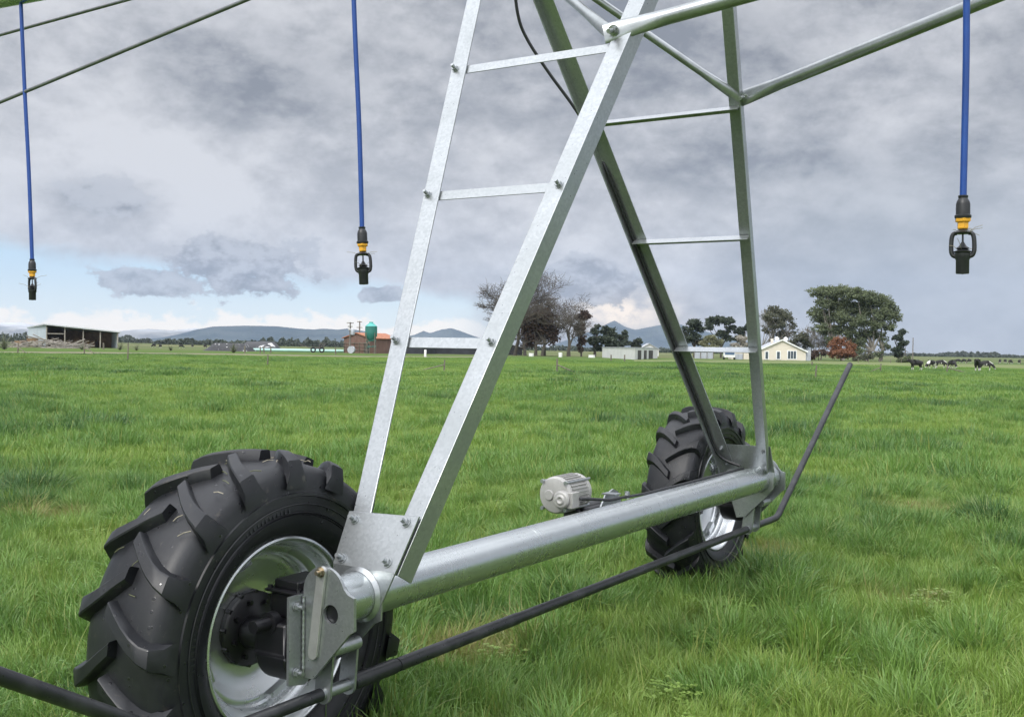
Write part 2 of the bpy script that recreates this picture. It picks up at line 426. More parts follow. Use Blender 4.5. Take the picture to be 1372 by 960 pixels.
# end plates with latch strip
def end_plate(sg):
    xp = sg * 2.03
    dome = smooth_arc(.020, .028, .088, 4, 150, 18)
    poly = [(.104, -.258)] + dome + [(-.066, .054), (-.082, .038), (-.108, .030), (-.110, -.075), (-.090, -.088), (.045, -.236), (.066, -.258)]
    hole = smooth_arc(-.012, -.034, .031, 0, 360, 24)[:-1]
    bm = bmesh.new()
    o_v = [bm.verts.new((xp, p[0], p[1] + BZ)) for p in poly]; h_v = [bm.verts.new((xp, p[0], p[1] + BZ)) for p in hole]
    ed = [bm.edges.new((v[i], v[(i + 1) % len(v)])) for v in (o_v, h_v) for i in range(len(v))]
    bmesh.ops.triangle_fill(bm, use_beauty=True, edges=ed)
    g = bmesh.ops.extrude_face_region(bm, geom=bm.faces[:]); bmesh.ops.translate(bm, vec=(sg * .012, 0, 0), verts=[e for e in g['geom'] if isinstance(e, bmesh.types.BMVert)])
    bmesh.ops.recalc_face_normals(bm, faces=bm.faces)
    me = bpy.data.meshes.new('end_plate'); bm.to_mesh(me); bm.free()
    ep = link_mesh('end_plate', me, galv, tower)
    # black disc set behind the hole for the shade inside it
    m = MB(); m.tube([(xp - sg * .012, -.012, -.034), (xp - sg * .002, -.012, -.034)], .036, 20); part('shade_disc', m, gear_m, ep, 40)
    m = MB(); a = Vector((.021, .101)); b = Vector((.057, -.170)); d = (b - a).normalized(); w = Vector((-d.y, d.x)) * .0175
    ang = math.atan2(d.y, d.x)
    pts = [(a.x + .0175 * math.cos(ang + math.pi / 2 + t), a.y + .0175 * math.sin(ang + math.pi / 2 + t)) for t in [math.pi * i / 10 for i in range(11)]]
    pts += [(b.x + .0185 * math.cos(ang - math.pi / 2 + t), b.y + .0185 * math.sin(ang - math.pi / 2 + t)) for t in [math.pi * i / 10 for i in range(11)]]
    m.prism(pts, (xp + sg * .0185, 0, 0), AY, AZ, AX, .012); part('latch_strip', m, zinc, ep, bevel=.001)
    m = MB(); m.bolt((xp + sg * .0245, .021, .101), (sg, 0, 0), .010, .024); part('bolt', m, brass, ep, 40)
    # side plate that carries the gearbox, parallel to the wheel
    m = MB(); m.prism([(sg * 1.91, .02), (sg * 2.105, .015), (sg * 2.105, -.272), (sg * 2.03, -.285), (sg * 1.91, -.20)], (0, .115, 0), AX, AZ, AY, .010)
    spl = part('side_plate', m, galv, ep)
    for z in (-.02, -.235):
        m = MB(); m.bolt((sg * 2.072, .1085, z), (0, -1, 0), .010, .028); part('bolt', m, galv, spl, 40)
    m = MB(); pts = [(sg * 2.046, .103, z) for z in np.linspace(-.25, .01, 40)]
    m.tube(pts, [.0055 + .0012 * math.sin(i * 2.1) for i in range(40)], 8); part('weld_bead', m, galv, spl, 80)
    m = MB(); m.tube([(sg * 2.027, .0, -.155), (sg * 1.90, .0, -.155)], .024, 16); part('spacer', m, galv, ep, 40)
    return ep
end_plate(-1); end_plate(1)
# clevis arms that hold the guard bars
GY, GZ = .07, -.320
for sg in (-1, 1):
    m = MB()
    for x in (1.985, 1.865):
        pts = [(.045, -.12), (-.03, -.12)] + smooth_arc(GY, GZ, .036, 200, 340, 10)[0:0]
        poly = [(.020, -.115), (GY - .034, GZ + .01)] + smooth_arc(GY, GZ, .034, 180, 360, 12) + [(GY + .034, GZ + .01), (.085, -.115)]
        m.prism(poly, (sg * x, 0, 0), AY, AZ, AX, .010)
    cl = part('clevis', m, galv)
    m = MB(); m.tube([(sg * 2.0, GY, GZ), (sg * 1.84, GY, GZ)], .0205, 18); part('pin', m, galv, cl, 40)
# guard bars
GR = .0225
m = MB(); m.tube([(-1.845, GY, GZ), (1.845, GY, GZ)], GR, 20); gb = part('guard_bar', m, blackp, smooth=40)
m = MB(); m.tube([(-1.845, GY, GZ), (-1.62, GY, GZ)], GR + .005, 20); m.tube([(-1.60, GY, GZ), (-.8, GY, GZ)], GR + .0022, 20); part('sleeve', m, blackp, gb, 40)
for sg in (-1, 1):
    if sg > 0: bend, end = hit(1041, 692, 1, GY), hit(1139, 488, 1, GY)
    else: bend, end = Vector((-2.43, GY, GZ)), None
    if sg < 0:
        e0 = hit(178, 967, 1, GY); e1 = hit(0, 905, 1, GY); dd = (e1 - e0).normalized(); end = e1 + dd * .25
        bend = Vector((-2.43, GY, GZ - .0)); t = (GZ - e0.z) / dd.z; bend = e0 + dd * t
    bend.z = GZ
    a = Vector((sg * 2.0, GY, GZ)); u1 = (a - bend).normalized(); u2 = (end - bend).normalized(); pts = [a]
    for i in range(9):
        t = i / 8; p0, p2 = bend + u1 * .055, bend + u2 * .055
        pts.append(p0 * (1 - t) ** 2 + bend * 2 * t * (1 - t) + p2 * t * t)
    pts.append(end)
    m = MB(); m.tube(pts, GR - .001, 20); part('guard_bar', m, blackp, smooth=50)

# ------------------------------------------------------------------ wheels
WZ, WY, WX = -.1617, .405, 1.966
def tyre_mesh():
    m = MB()
    prof = [(.325, -.118), (.338, -.132), (.37, -.147), (.42, -.159), (.455, -.161), (.457, -.166), (.467, -.166), (.469, -.160), (.500, -.155), (.527, -.147), (.545, -.133), (.556, -.105), (.563, -.05), (.565, 0)]
    prof = prof + [(r, -h) for r, h in prof[-2::-1]] + [(.31, .09), (.31, -.09)]
    m.lathe(prof, (0, 0, 0), (0, 1, 0), 128, closed=True)
    NL = 17
    path_w = [-.018, .02, .055, .09, .125, .154, .169, .171]
    path_r = [.597, .598, .597, .594, .588, .574, .535, .492]
    base_r = [.556, .556, .556, .552, .540, .526, .500, .484]
    path_a = [0.0, .055, .105, .150, .185, .205, .212, .214]   # rad behind
    hw = [.021, .022, .023, .024, .026, .030, .033, .036]
    for side in (-1, 1):
        for i in range(NL):
            a0 = 2 * math.pi * (i + (.5 if side > 0 else 0)) / NL
            rings = []
            for w, r, br, pa, h in zip(path_w, path_r, base_r, path_a, hw):
                a = a0 + pa                                    # angle from +x toward +z
                ca, sa = math.cos(a), math.sin(a); er = Vector((ca, 0, sa)); et = Vector((-sa, 0, ca))
                # leading/trailing edges of the lug, sloped flanks
                q = []
                for off, rr in ((-h * 1.35, br), (-h, r - .004), (-h * .8, r), (h * .8, r), (h, r - .004), (h * 1.35, br)):
                    q.append(er * rr + et * off + Vector((0, -1 if side < 0 else 1, 0)) * w)
                rings.append(q)
            vs = [v for q in rings for v in q]; n = 6; fs = []
            for j in range(len(rings) - 1):
                for k in range(n - 1): fs.append((j * n + k, j * n + k + 1, (j + 1) * n + k + 1, (j + 1) * n + k))
            fs += [tuple(range(n)), tuple((len(rings) - 1) * n + k for k in range(n))[::-1]]
            m.add(vs, fs)
    # fine moulded rings on the side wall
    for r in (.395, .402, .43):
        m.lathe([(r - .0025, -.150 - (r - .37) * .2), (r, -.1565 - (r - .37) * .12), (r + .0025, -.150 - (r - .37) * .2)], (0, 0, 0), (0, 1, 0), 96)
    # short raised bars as the moulded size marks
    for a in list(np.arange(100, 128, 2.4)) + list(np.arange(160, 190, 2.6)) + list(np.arange(280, 306, 2.4)) + list(np.arange(10, 40, 2.6)):
        ca, sa = math.cos(R(a)), math.sin(R(a)); er = Vector((ca, 0, sa)); et = Vector((-sa, 0, ca))
        M3 = Matrix((er, Vector((0, 1, 0)), et)).transposed()
        m.box(er * .414 + Vector((0, -.158, 0)), (.016 + .004 * math.sin(a * 7), .003, .007), M3)
    return m
def rim_mesh():
    m = MB()
    out = [(.318, -.128), (.327, -.134), (.334, -.132), (.337, -.124), (.331, -.118), (.318, -.116)]
    inner = [(.318, -.128), (.311, -.110), (.305, -.095), (.300, -.070), (.296, -.062), (.272, -.052), (.266, -.044), (.266, -.012), (.270, -.004), (.262, .004)]
    disc = [(.262, .004), (.245, .003), (.235, .008), (.215, .020), (.175, .036), (.150, .040), (.10, .040)]
    m.lathe(out[::-1] + inner[1:] + disc[1:], (0, 0, 0), (0, 1, 0), 96)
    back = [(.266, .0), (.272, .06), (.30, .07), (.311, .11), (.334, .132), (.331, .12), (.300, .10), (.262, .05)]
    m.lathe(back, (0, 0, 0), (0, 1, 0), 96)
    for i in range(4):                                    # welded lugs between disc and barrel
        a = R(28 + 90 * i); er = Vector((math.cos(a), 0, math.sin(a))); et = Vector((-math.sin(a), 0, math.cos(a)))
        M3 = Matrix((er, Vector((0, 1, 0)), et)).transposed()
        m.box(er * .255 + Vector((0, -.012, 0)), (.035, .03, .085), M3)
    return m
def hub_mesh():
    m = MB()
    n = 40; prof = []
    m.lathe([(.0, -.012), (.055, -.012), (.075, .004), (.122, .010), (.130, .018), (.130, .038), (.0, .038)], (0, 0, 0), (0, 1, 0), 48)
    for i in range(12):
        a = 2 * math.pi * i / 12; m.tube([(.126 * math.cos(a), .012, .126 * math.sin(a)), (.126 * math.cos(a), .036, .126 * math.sin(a))], .0085, 8)
    for i in range(8):
        a = 2 * math.pi * (i + .5) / 8; m.tube([(.10 * math.cos(a), -.008, .10 * math.sin(a)), (.10 * math.cos(a), .012, .10 * math.sin(a))], .009, 6)
    return m
wheel = empty('wheel', (-WX, WY, WZ + BZ), parent=tower)
ty = obj('tyre', tyre_mesh(), rubber, wheel, 32)
ri = obj('rim', rim_mesh(), rim_m, wheel, 40)
hb = obj('hub', hub_mesh(), gear_m, wheel, 40)
w2 = copy_tree(wheel, tower); w2.location = (WX + .06, WY + .05, WZ + BZ - .012); w2.scale = (-1, 1, 1)
for ch in bpy.data.objects:
    if ch.parent == w2: pass
for i in range(26):
    a = R(random.uniform(75, 215)); w = random.uniform(-.13, .12); q = Vector((math.cos(a) * .5675, w, math.sin(a) * .5675)); et = Vector((-math.sin(a), 0, math.cos(a))); d_ = (et * random.uniform(-1, 1) + AY * random.uniform(-1, 1)).normalized(); L = random.uniform(.012, .03)
    m = MB(); m.tube([q - d_ * L, q + Vector((math.cos(a), 0, math.sin(a))) * .004, q + d_ * L], .0014, 4); obj('grass_clipping', m, straw if i % 3 else lf_pale, ty)
ty.scale = (1.045, 1.12, 1.045)
wheel.rotation_euler = (0, R(7), 0); w2.rotation_euler = (0, R(31), 0)
# gearboxes
for sg in (-1, 1):
    xo = sg * WX + (-.045 if sg < 0 else 0)
    m = MB()
    pot = [(-.108, .075), (-.108, -.03)] + smooth_arc(0, -.03, .108, 180, 360, 18) + [(.108, -.03), (.108, .075)]
    m.prism(pot, (xo + .012, .195, WZ + .01), AX, AZ, AY, .14)
    m.lathe([(.085, 0), (.078, .02), (.055, .05), (.055, .14), (0, .14)], (xo + .012, .262, WZ + .0), (0, 1, 0), 30)
    g = part('gearbox', m, gear_m, smooth=35, bevel=.022)
    xg = xo + (.035 if sg < 0 else 0)
    m = MB(); m.box((xg + .01, .19, WZ + .125), (.16, .14, .085)); part('worm_housing', m, gear_m, g, bevel=.012)
    m = MB(); m.box((xg + .01, .19, WZ + .175), (.19, .16, .012)); m.box((xg + .012, .19, WZ + .195), (.15, .11, .032)); part('cover', m, gear_m, g, bevel=.006)
    for dx in (-.07, .09):
        for dy in (-.065, .065): m = MB(); m.tube([(xg + dx, .19 + dy, WZ + .18), (xg + dx, .19 + dy, WZ + .190)], .009, 6); part('bolt', m, gear_m, g, 40)
    m = MB(); m.tube([(xo - .07, .20, WZ + .082), (xo - .10, .20, WZ + .082)], .036, 20); m.tube([(xo - .10, .20, WZ + .082), (xo - .165, .20, WZ + .082)], .021, 18); part('shaft_stub', m, gear_m, g, 40)
    m = MB(); m.prism([(-.018, .03), (.018, .03)] + smooth_arc(0, 0, .018, 0, -180, 8), (xo + .02, .112, WZ + .150), AX, AZ, AY, .008); part('bracket', m, rust, g)
# drive line, cable, motor
m = MB(); m.tube([(-1.85, .20, -.055), (1.85, .20, -.055)], .016, 14); part('drive_shaft', m, galv, smooth=40)
mc = Vector((-.235, .235, .118))
m = MB(); m.lathe([(0, 0), (.052, 0), (.080, .006), (.088, .018), (.088, .030), (.080, .034), (.079, .19), (.086, .195), (.086, .215), (.05, .23), (0, .23)], mc, (1, 0, 0), 48)
for i in range(34):
    a = 2 * math.pi * i / 34; e = Vector((0, math.cos(a), math.sin(a)))
    M3 = Matrix((AX, e, AX.cross(e))).transposed()
    m.box(mc + AX * .112 + e * .083, (.15, .014, .0035), M3)
mo = part('motor', m, alu, smooth=30)
m = MB(); m.lathe([(0, -.030), (.010, -.031), (.012, -.037), (.020, -.037), (.024, -.031), (.036, -.030), (.042, -.022), (.042, .004), (0, .004)], mc + Vector((-.004, -.055, -.012)), (1, 0, 0), 32)
m.box(mc + Vector((.02, -.085, -.015)), (.07, .05, .075)); part('terminal_box', m, alu, mo, 30, bevel=.004)
m = MB(); m.lathe([(0, -.008), (.022, -.008), (.026, -.002), (.026, .004), (0, .004)], mc + Vector((.0, .025, .0)), (1, 0, 0), 24); part('end_cap', m, alu, mo, 30)
for i in range(4):
    m = MB(); a = R(45 + 90 * i); e = Vector((0, math.cos(a), math.sin(a))) * .090
    m.tube([mc + e + AX * .004, mc + e + AX * .23], .006, 8); m.tube([mc + e - AX * .006, mc + e + AX * .006], .010, 6)
    part('tie_bolt', m, galv, mo, 40)
m = MB(); m.box((.02, .215, -.01), (.20, .12, .10)); m.tube([(-.10, .215, .01), (.16, .215, .01)], .045, 20); cgb = part('centre_gearbox', m, gear_m, bevel=.01)
m = MB()
m.prism([(-.05, -.06), (.24, -.06), (.17, .045), (.12, .062), (.04, .04)], (.06, .14, .05), AX, AZ, AY, .008)
m.box((.10, .105, .10), (.06, .075, .006)); part('motor_bracket', m, galv)
cab = [mc + Vector((.05, -.11, -.012)), mc + Vector((.09, -.135, -.014)), Vector((.02, .075, .082)), Vector((.12, .058, .083)), Vector((.25, .05, .079)), Vector((.40, .046, .076)), Vector((.7, .044, .076)), Vector((1.2, .045, .076)), Vector((1.72, .05, .076))]
def spline(P, n=8):
    P = [Vector(p) for p in P]; out = []
    for i in range(len(P) - 1):
        p0, p1, p2, p3 = P[max(i - 1, 0)], P[i], P[i + 1], P[min(i + 2, len(P) - 1)]
        for k in range(n):
            t = k / n; out.append(.5 * ((2 * p1) + (p2 - p0) * t + (2 * p0 - 5 * p1 + 4 * p2 - p3) * t * t + (3 * p1 - p0 - 3 * p2 + p3) * t ** 3))
    return out + [P[-1]]
m = MB(); m.tube(spline(cab), .0075, 10); part('motor_cable', m, blackpl, smooth=60)
m = MB(); m.tube([(.185, .062, .07), (.185, .062, .105)], .012, 10); m.tube([(.165, .055, .095), (.21, .068, .092)], .009, 10); part('cable_clip', m, galv, smooth=40)
# power cable that drops from the pipe and runs in the angle of a far leg
cb = [hit(688, -30, 0, .5), hit(694, 20, 0, .55), hit(706, 52, 0, .6), hit(735, 97, 0, .68), hit(772, 148, 0, .78), hit(800, 197, 0, .85)]
for z in (1.8, 1.5, 1.1, .7, .4, .15): cb.append(lpoint('FL', z, -.018, -.022))
cb.append(Vector((1.80, .10, .079)))
m = MB(); m.tube(spline(cb), .0095, 10); part('power_cable', m, blackpl, smooth=60)

# span pipe, braces and truss rods
def pz(y): return 3.058 + .048 * abs(y)
SPR = .085
m = MB(); ys = np.linspace(-6.5, 10, 34); m.tube([(0, y, pz(y)) for y in ys], SPR, 32); sp_pipe = part('span_pipe', m, pipe_m, smooth=50)
m = MB(); m.box((0, .05, 2.955), (.56, .5, .012)); m.box((0, -.2, 3.0), (.30, .012, .09)); m.box((0, .3, 3.0), (.30, .012, .09)); part('saddle', m, galv)
def brace(A, B, r, flat=.11):
    A = Vector(A); B = Vector(B); d = (B - A).normalized(); m = MB()
    side = d.cross(AX).normalized()
    pts = [A - d * .045, A + d * .03, A + d * flat, A + d * (flat + .10), B]
    m.tube(pts, [(.006, r * 1.3), (.007, r * 1.3), (.016, r * 1.2), (r, r), (r, r)], 20, hint=AX)
    return m
Jn = Vector((-.790, -.350, 2.080)); Jf = Vector((.715, -.310, 2.108)); node = Vector((.0, -3.2, 2.66))
for J, S in ((Jn, -1), (Jf, 1)):
    b1 = part('brace_tube', brace(J, node, .031), brace_m, smooth=40)
    b2 = part('brace_tube', brace(J + Vector((.012 * -S, .04, .01)), (0, 1.0, 3.13), .02), brace_m, smooth=40)
    m = MB(); m.bolt(J + Vector((-.012, 0, 0)), (-1, 0, -.3), .013, .045); part('bolt', m, galv, b1, 40)
A = Vector((.02, 3.2, 2.68))
for J in (Vector((-.80, .42, 2.13)), Vector((.80, .62, 2.13))): pass
for (a, b, X0) in (((0, 47), (170, 0), .5), ((0, 137), (330, 0), 0.0)):
    pa, pb = hit(*a, 0, X0), hit(*b, 0, X0); dd = pb - pa
    m = MB(); m.tube([pa - dd * 1.2, pb + dd * (.45 if X0 == 0 else 1.2)], .0125, 12); part('truss_rod', m, rod_m, smooth=40)

# ------------------------------------------------------------------ sprinkler drops
drops = [((28, 5), (43, 347), (43.5, 402), 'leftmost blue hose, small against the pale sky, with a sprinkler at its end', .0),
         ((471, -30), (485, 304), (487.5, 381), 'blue hose with a sprinkler hanging between the left hose and the white ladder legs', .4),
         ((1293, -30), (1290.5, 262), (1289.5, 367), 'rightmost and largest blue sprinkler hose, hanging right of the tower', .1)]
def lathe_v(m, prof, seg=24): m.lathe(prof, (0, 0, 0), (0, 0, 1), seg)
for (pt, ph, pb, lab, rot) in drops:
    T, H, Bm = hit(*pt, 0, 0), hit(*ph, 0, 0), hit(*pb, 0, 0)
    T.z = pz(T.y) - SPR; sc_ = 1.0
    O = TM @ (Bm + Vector((0, 0, BZ))); Hw = TM @ (H + Vector((0, 0, BZ))); Tw = TM @ (T + Vector((0, 0, BZ)))
    e = empty('sprinkler_drop', O, rot - .6); tag(e, lab, 'sprinkler hose', 'sprinkler drops hanging from the span pipe')
    inv = Matrix.Rotation(-(rot - .6), 3, 'Z')
    hh = inv @ (Hw - O); tt = inv @ (Tw - O)
    s = hh.z / .313; ax = hh.copy()
    def up(z): return Vector((ax.x * z / ax.z, ax.y * z / ax.z, z))
    m = MB(); mid = (hh + tt) / 2 + Vector((.006, 0, 0)); m.tube(spline([hh, hh * .66 + tt * .34 + Vector((.004, .002, 0)), hh * .33 + tt * .67, tt], 6), .0135, 16); obj('hose', m, hose_m, e, 60)
    def lt(prof, seg=24):
        mm = MB(); mm.lathe([(r * s, z * s) for r, z in prof], (0, 0, 0), up(1.0), seg); return mm
    obj('regulator', lt([(0, .222), (.030, .222), (.032, .226), (.032, .234), (.0275, .237), (.0270, .278), (.024, .290), (.019, .299), (.017, .303), (.019, .306), (.019, .313), (.012, .315), (0, .315)]), blackpl, e, 35)
    obj('coupling', lt([(0, .180), (.020, .180), (.022, .184), (.022, .206), (.030, .209), (.031, .212), (.031, .2215), (0, .2215)], 6), yellowpl, e, 20)
    m = lt([(0, .160), (.030, .160), (.034, .166), (.026, .172), (.016, .1795), (0, .1795)])
    m2 = lt([(0, .128), (.004, .128), (.0035, .160), (0, .160)], 10); m.add(m2.v, m2.f)
    for q in (0, 1):
        pts = []
        for (x, z) in ((.022, .164), (.034, .161), (.0405, .148), (.043, .120), (.0425, .092), (.036, .075), (.022, .070)):
            pts.append(up(z * s) + Vector(((-x if q else x) * s, 0, 0)))
        m.tube(spline(pts, 4), .0088 * s, 10)
    obj('sprinkler_body', m, blackpl, e, 50)
    m = lt([(0, .084), (.030, .084), (.034, .090), (.018, .098), (.026, .103), (.014, .112), (.005, .128), (0, .128)]); obj('deflector', m, blackpl, e, 40)
    m = lt([(0, -.002), (.004, 0), (.024, .001), (.0255, .004), (.0255, .056), (.029, .062), (.030, .082), (0, .083)]); obj('weight', m, blackpl, e, 35)
    for i in range(9):
        m = MB(); a = random.uniform(0, 6.28); z0 = random.choice((.098, .165, .16)) * s; L = random.uniform(.03, .085) * s; p = up(z0) + Vector((math.cos(a), math.sin(a), 0)) * .02 * s
        q = p + Vector((math.cos(a), math.sin(a), random.uniform(-.2, .7))) * L
        m.tube([p, (p + q) / 2 + Vector((0, 0, .006)), q], .0011, 4)
        obj('grass_wisp', m, straw, e)

# ------------------------------------------------------------------ ground and grass
def m_field(put, bump, b):
    p = position(); x, y, z = sep(p)
    n = noise(p, .35, 6, .65); n2 = noise(p, 4, 5, .7); big = noise(mapped(p, (.012, .03, 1)), 1, 4, .6)
    far = sstep(y, 150, 240)
    near = mixc(sstep(n * .5 + n2 * .5, .35, .65), (.060, .110, .020), (.10, .155, .035))
    pad = mixc(sstep(big, .38, .62), (.075, .120, .038), (.125, .135, .060))
    pad = mixc(sstep(noise(mapped(p, (.004, .02, 1)), 1, 3), .56, .6), pad, (.20, .18, .10))
    put('Base Color', mixc(far, near, pad)); put('Roughness', .95); put('Specular IOR Level', .1)
    bump(n2, .8, .05)
field_m = material('field_soil_and_grass', m_field)
m = MB(); m.add([(-6800, -250, 0), (6800, -250, 0), (6800, 6900, 0), (-6800, 6900, 0)], [(0, 1, 2, 3)])
tag(obj('field', m, field_m), 'flat green pasture', kind='structure')
def strip(name, pts, mat, z=.004):
    """pts: (px, py_near, py_far) rows on the ground"""
    m = MB(); vs = []
    for px, a, b in pts: vs += [gp(px, gy(px, a)) + Vector((0, 0, z)), gp(px, gy(px, b)) + Vector((0, 0, z))]
    m.add(vs, [(2 * i, 2 * i + 2, 2 * i + 3, 2 * i + 1) for i in range(len(pts) - 1)])
    return tag(obj(name, m, mat), kind='structure')
dirt_m = plain('dry_track', (.165, .150, .085), .95, 0, .3, .15)
rough_m = plain('rank_grass_verge', (.125, .155, .042), .95, 0, .3, .2)
strip('track', [(-80, 474.0, 470.4), (110, 474.4, 471.2), (300, 475.6, 473.4), (480, 478.5, 476.6), (680, 479.2, 477.6)], dirt_m)
strip('verge', [(850, 485.5, 481.8), (1000, 487.5, 482.8), (1150, 489.5, 484.6), (1300, 493.5, 487.5), (1400, 495.5, 489.5)], rough_m)

def m_grass():
    m = bpy.data.materials.new('grass_blades'); m.use_nodes = True; nt = m.node_tree; X.nt = nt
    b = nt.nodes['Principled BSDF']; out = nt.nodes['Material Output']
    at = nt.nodes.new('ShaderNodeAttribute'); at.attribute_name = 'tint'; t = X(at.outputs['Fac'])
    p = position(); big = noise(p, .55, 4, .6); mid = noise(p, 2.6, 3, .6)
    oi = nt.nodes.new('ShaderNodeObjectInfo'); rnd = X(oi.outputs['Random'])
    ai = nt.nodes.new('ShaderNodeAttribute'); ai.attribute_type = 'INSTANCER'; ai.attribute_name = 'hue'; hue = X(ai.outputs['Fac'])
    k = hue * .62 + big * .26 + mid * .12 + (rnd - .5) * .10
    col = mixc(sstep(k, .16, .46), (.212, .322, .062), (.136, .255, .052))
    col = mixc(sstep(k, .46, .80), col, (.072, .155, .046))
    col = mixc(sstep(t, .84, .97) * .6, col, (.34, .34, .10))
    ad = nt.nodes.new('ShaderNodeAttribute'); ad.attribute_type = 'INSTANCER'; ad.attribute_name = 'dry'
    col = mixc(X(ad.outputs['Fac']) * sstep(t, .15, .6) * .85, col, (.30, .25, .11))
    nt.links.new(col.s, b.inputs['Base Color']); b.inputs['Roughness'].default_value = .42; b.inputs['Specular IOR Level'].default_value = .45
    tr = nt.nodes.new('ShaderNodeBsdfTranslucent'); nt.links.new(col.s, tr.inputs[0])
    mx = nt.nodes.new('ShaderNodeMixShader'); mx.inputs[0].default_value = .28
    nt.links.new(b.outputs[0], mx.inputs[1]); nt.links.new(tr.outputs[0], mx.inputs[2]); nt.links.new(mx.outputs[0], out.inputs[0])
    return m
grass_m = m_grass()
def tuft(name, nb, rad, h0, h1, w, seg, seed, lean=1.05):
    g = np.random.default_rng(seed); V = []; Fc = []; T = []
    wind = g.uniform(0, 6.28)
    for i in range(nb):
        a = g.uniform(0, 6.28); r = rad * math.sqrt(g.uniform(0, 1)); bx, by = r * math.cos(a), r * math.sin(a)
        h = g.uniform(h0, h1); az = a + g.normal(0, .9) if g.uniform() < .6 else wind + g.normal(0, .5)
        th0 = abs(g.normal(.12, .12)); bend = g.uniform(.15, 1.0) * lean * 1.35; ww = w * g.uniform(.65, 1.25); yaw = az + g.normal(math.pi / 2, .5)
        sx, sy = math.cos(yaw) * ww / 2, math.sin(yaw) * ww / 2; x = z = 0.0; t_ = g.uniform()
        n0 = len(V); ds = h / seg
        for k in range(seg + 1):
            f = k / seg; wd = (1 - f ** 2.2) * (.75 + .5 * min(1, f * 4)) if k < seg else 0.04
            px, py = bx + math.cos(az) * x, by + math.sin(az) * x
            V += [(px - sx * wd, py - sy * wd, z), (px + sx * wd, py + sy * wd, z)]; T += [t_, t_]
            th = th0 + bend * f ** 1.3 * 1.2; x += math.sin(th) * ds; z += math.cos(th) * ds
        for k in range(seg): q = n0 + 2 * k; Fc.append((q, q + 1, q + 3, q + 2))
    me = bpy.data.meshes.new(name); me.from_pydata(V, [], Fc); me.update()
    at = me.attributes.new('tint', 'FLOAT', 'POINT'); at.data.foreach_set('value', T)
    me.polygons.foreach_set("use_smooth", [True] * len(me.polygons)); me.materials.append(grass_m)
    o = bpy.data.objects.new(name, me); return o          # a source mesh for the instancer, not linked
SPOTS = [(645, 884, .30), (700, 858, .22), (1012, 742, .38), (1240, 690, .5), (560, 900, .2), (60, 700, .4), (1225, 812, .25)]
SPOTS = [(gp(a, gy(a, b)), r) for a, b, r in SPOTS]
COWSPOTS = [(gp(a, gy(a, b)), 3.0) for a, b in ((1228, 496), (1248, 494), (1261, 493), (1276, 494), (1310, 497), (1321, 496))]
def h2(i, j, k):
    v = math.sin(i * 127.1 + j * 311.7 + k * 74.7) * 43758.5453; return v - math.floor(v)
def tussock(x, y, c, k):
    best = (9e9,)
    ci, cj = math.floor(x / c), math.floor(y / c)
    for i in (ci - 1, ci, ci + 1):
        for j in (cj - 1, cj, cj + 1):
            px, py = (i + .05 + .9 * h2(i, j, k)) * c, (j + .05 + .9 * h2(i, j, k + 1)) * c
            d = (x - px) ** 2 + (y - py) ** 2
            if d < best[0]: best = (d, x - px, y - py, h2(i, j, k + 2), h2(i, j, k + 3))
    return best
def scatter(y0, y1, half, dens, protos, smin, smax, hnoise, seedv, cell):
    g = np.random.default_rng(seedv); area_w = 2 * math.tan(half)
    n = int(dens * (y1 * y1 - y0 * y0) / 2 * area_w)
    yy = np.sqrt(g.uniform(y0 * y0, y1 * y1, n)); xx = g.uniform(-.5, .5, n) * area_w * yy
    pts = []
    for x, y in zip(xx, yy):
        v = mnoise.noise(Vector((x * hnoise, y * hnoise, seedv))); v2 = mnoise.noise(Vector((x * hnoise * .31, y * hnoise * .31, 9.0)))
        d, ox, oy, ha, hb = tussock(x, y, cell * (1 + .0), seedv * 10); d = math.sqrt(d) / (cell * .6)
        tall = ha ** 1.6
        s = g.uniform(smin, smax) * (.74 + .68 * tall * max(0, 1 - .55 * d)) * (1 + .30 * v + .25 * v2)
        til = min(.85, .62 * d) * (.5 + .7 * tall) * {1: 1, 2: .75, 3: .3, 4: .08}[seedv]; L = math.hypot(ox, oy) + 1e-6
        kw = {1: .35, 2: .3, 3: .1, 4: .03}[seedv]; wx, wy = mnoise.noise(Vector((x * .9, y * .9, 3))) * kw, mnoise.noise(Vector((x * .9, y * .9, 8))) * kw
        hue = min(1, max(0, .08 + .48 * tall + .35 * (hb - .5) + .55 * v2 + .35 * v)); dry = 0.0
        if y > 60:
            for q, r in COWSPOTS:
                if abs(y - q.y) < 6 and abs(x - q.x) < r: s *= .45
        if y < 14:
            for q, r in SPOTS:
                e = math.hypot(x - q.x, y - q.y) / r
                if e < 1.2: f = min(1, max(0, (1.2 - e) / .6)); s *= 1 - .35 * f; dry = max(dry, f); hue *= 1 - f
        # tilt outward from the tussock's middle: rotation about the axis across the offset
        pts.append((x, y, max(.28, s), -oy / L * til + wx, ox / L * til + wy, hue, dry))
    return pts
def in_tyre(x, y):
    p = TI @ Vector((x, y, 0)); return abs(p.y - WY) < .13 and (abs(p.x - WX) < .24 or abs(p.x + WX) < .24)
def worn(x, y):
    p = TI @ Vector((x, y, 0)); return .85
protosA = [tuft('grass_tuft', 80, .12, .08, .23, .0050, 5, 11 + i) for i in range(6)] + [tuft('grass_tuft', 110, .10, .16, .33, .0054, 6, 31 + i, 1.3) for i in range(2)]
protosB = [tuft('grass_tuft', 70, .22, .09, .23, .0080, 4, 51 + i) for i in range(5)]
protosC = [tuft('grass_tuft', 90, .50, .07, .20, .016, 3, 71 + i) for i in range(4)]
protosD = [tuft('grass_tuft', 100, 1.1, .05, .16, .032, 2, 91 + i) for i in range(4)]
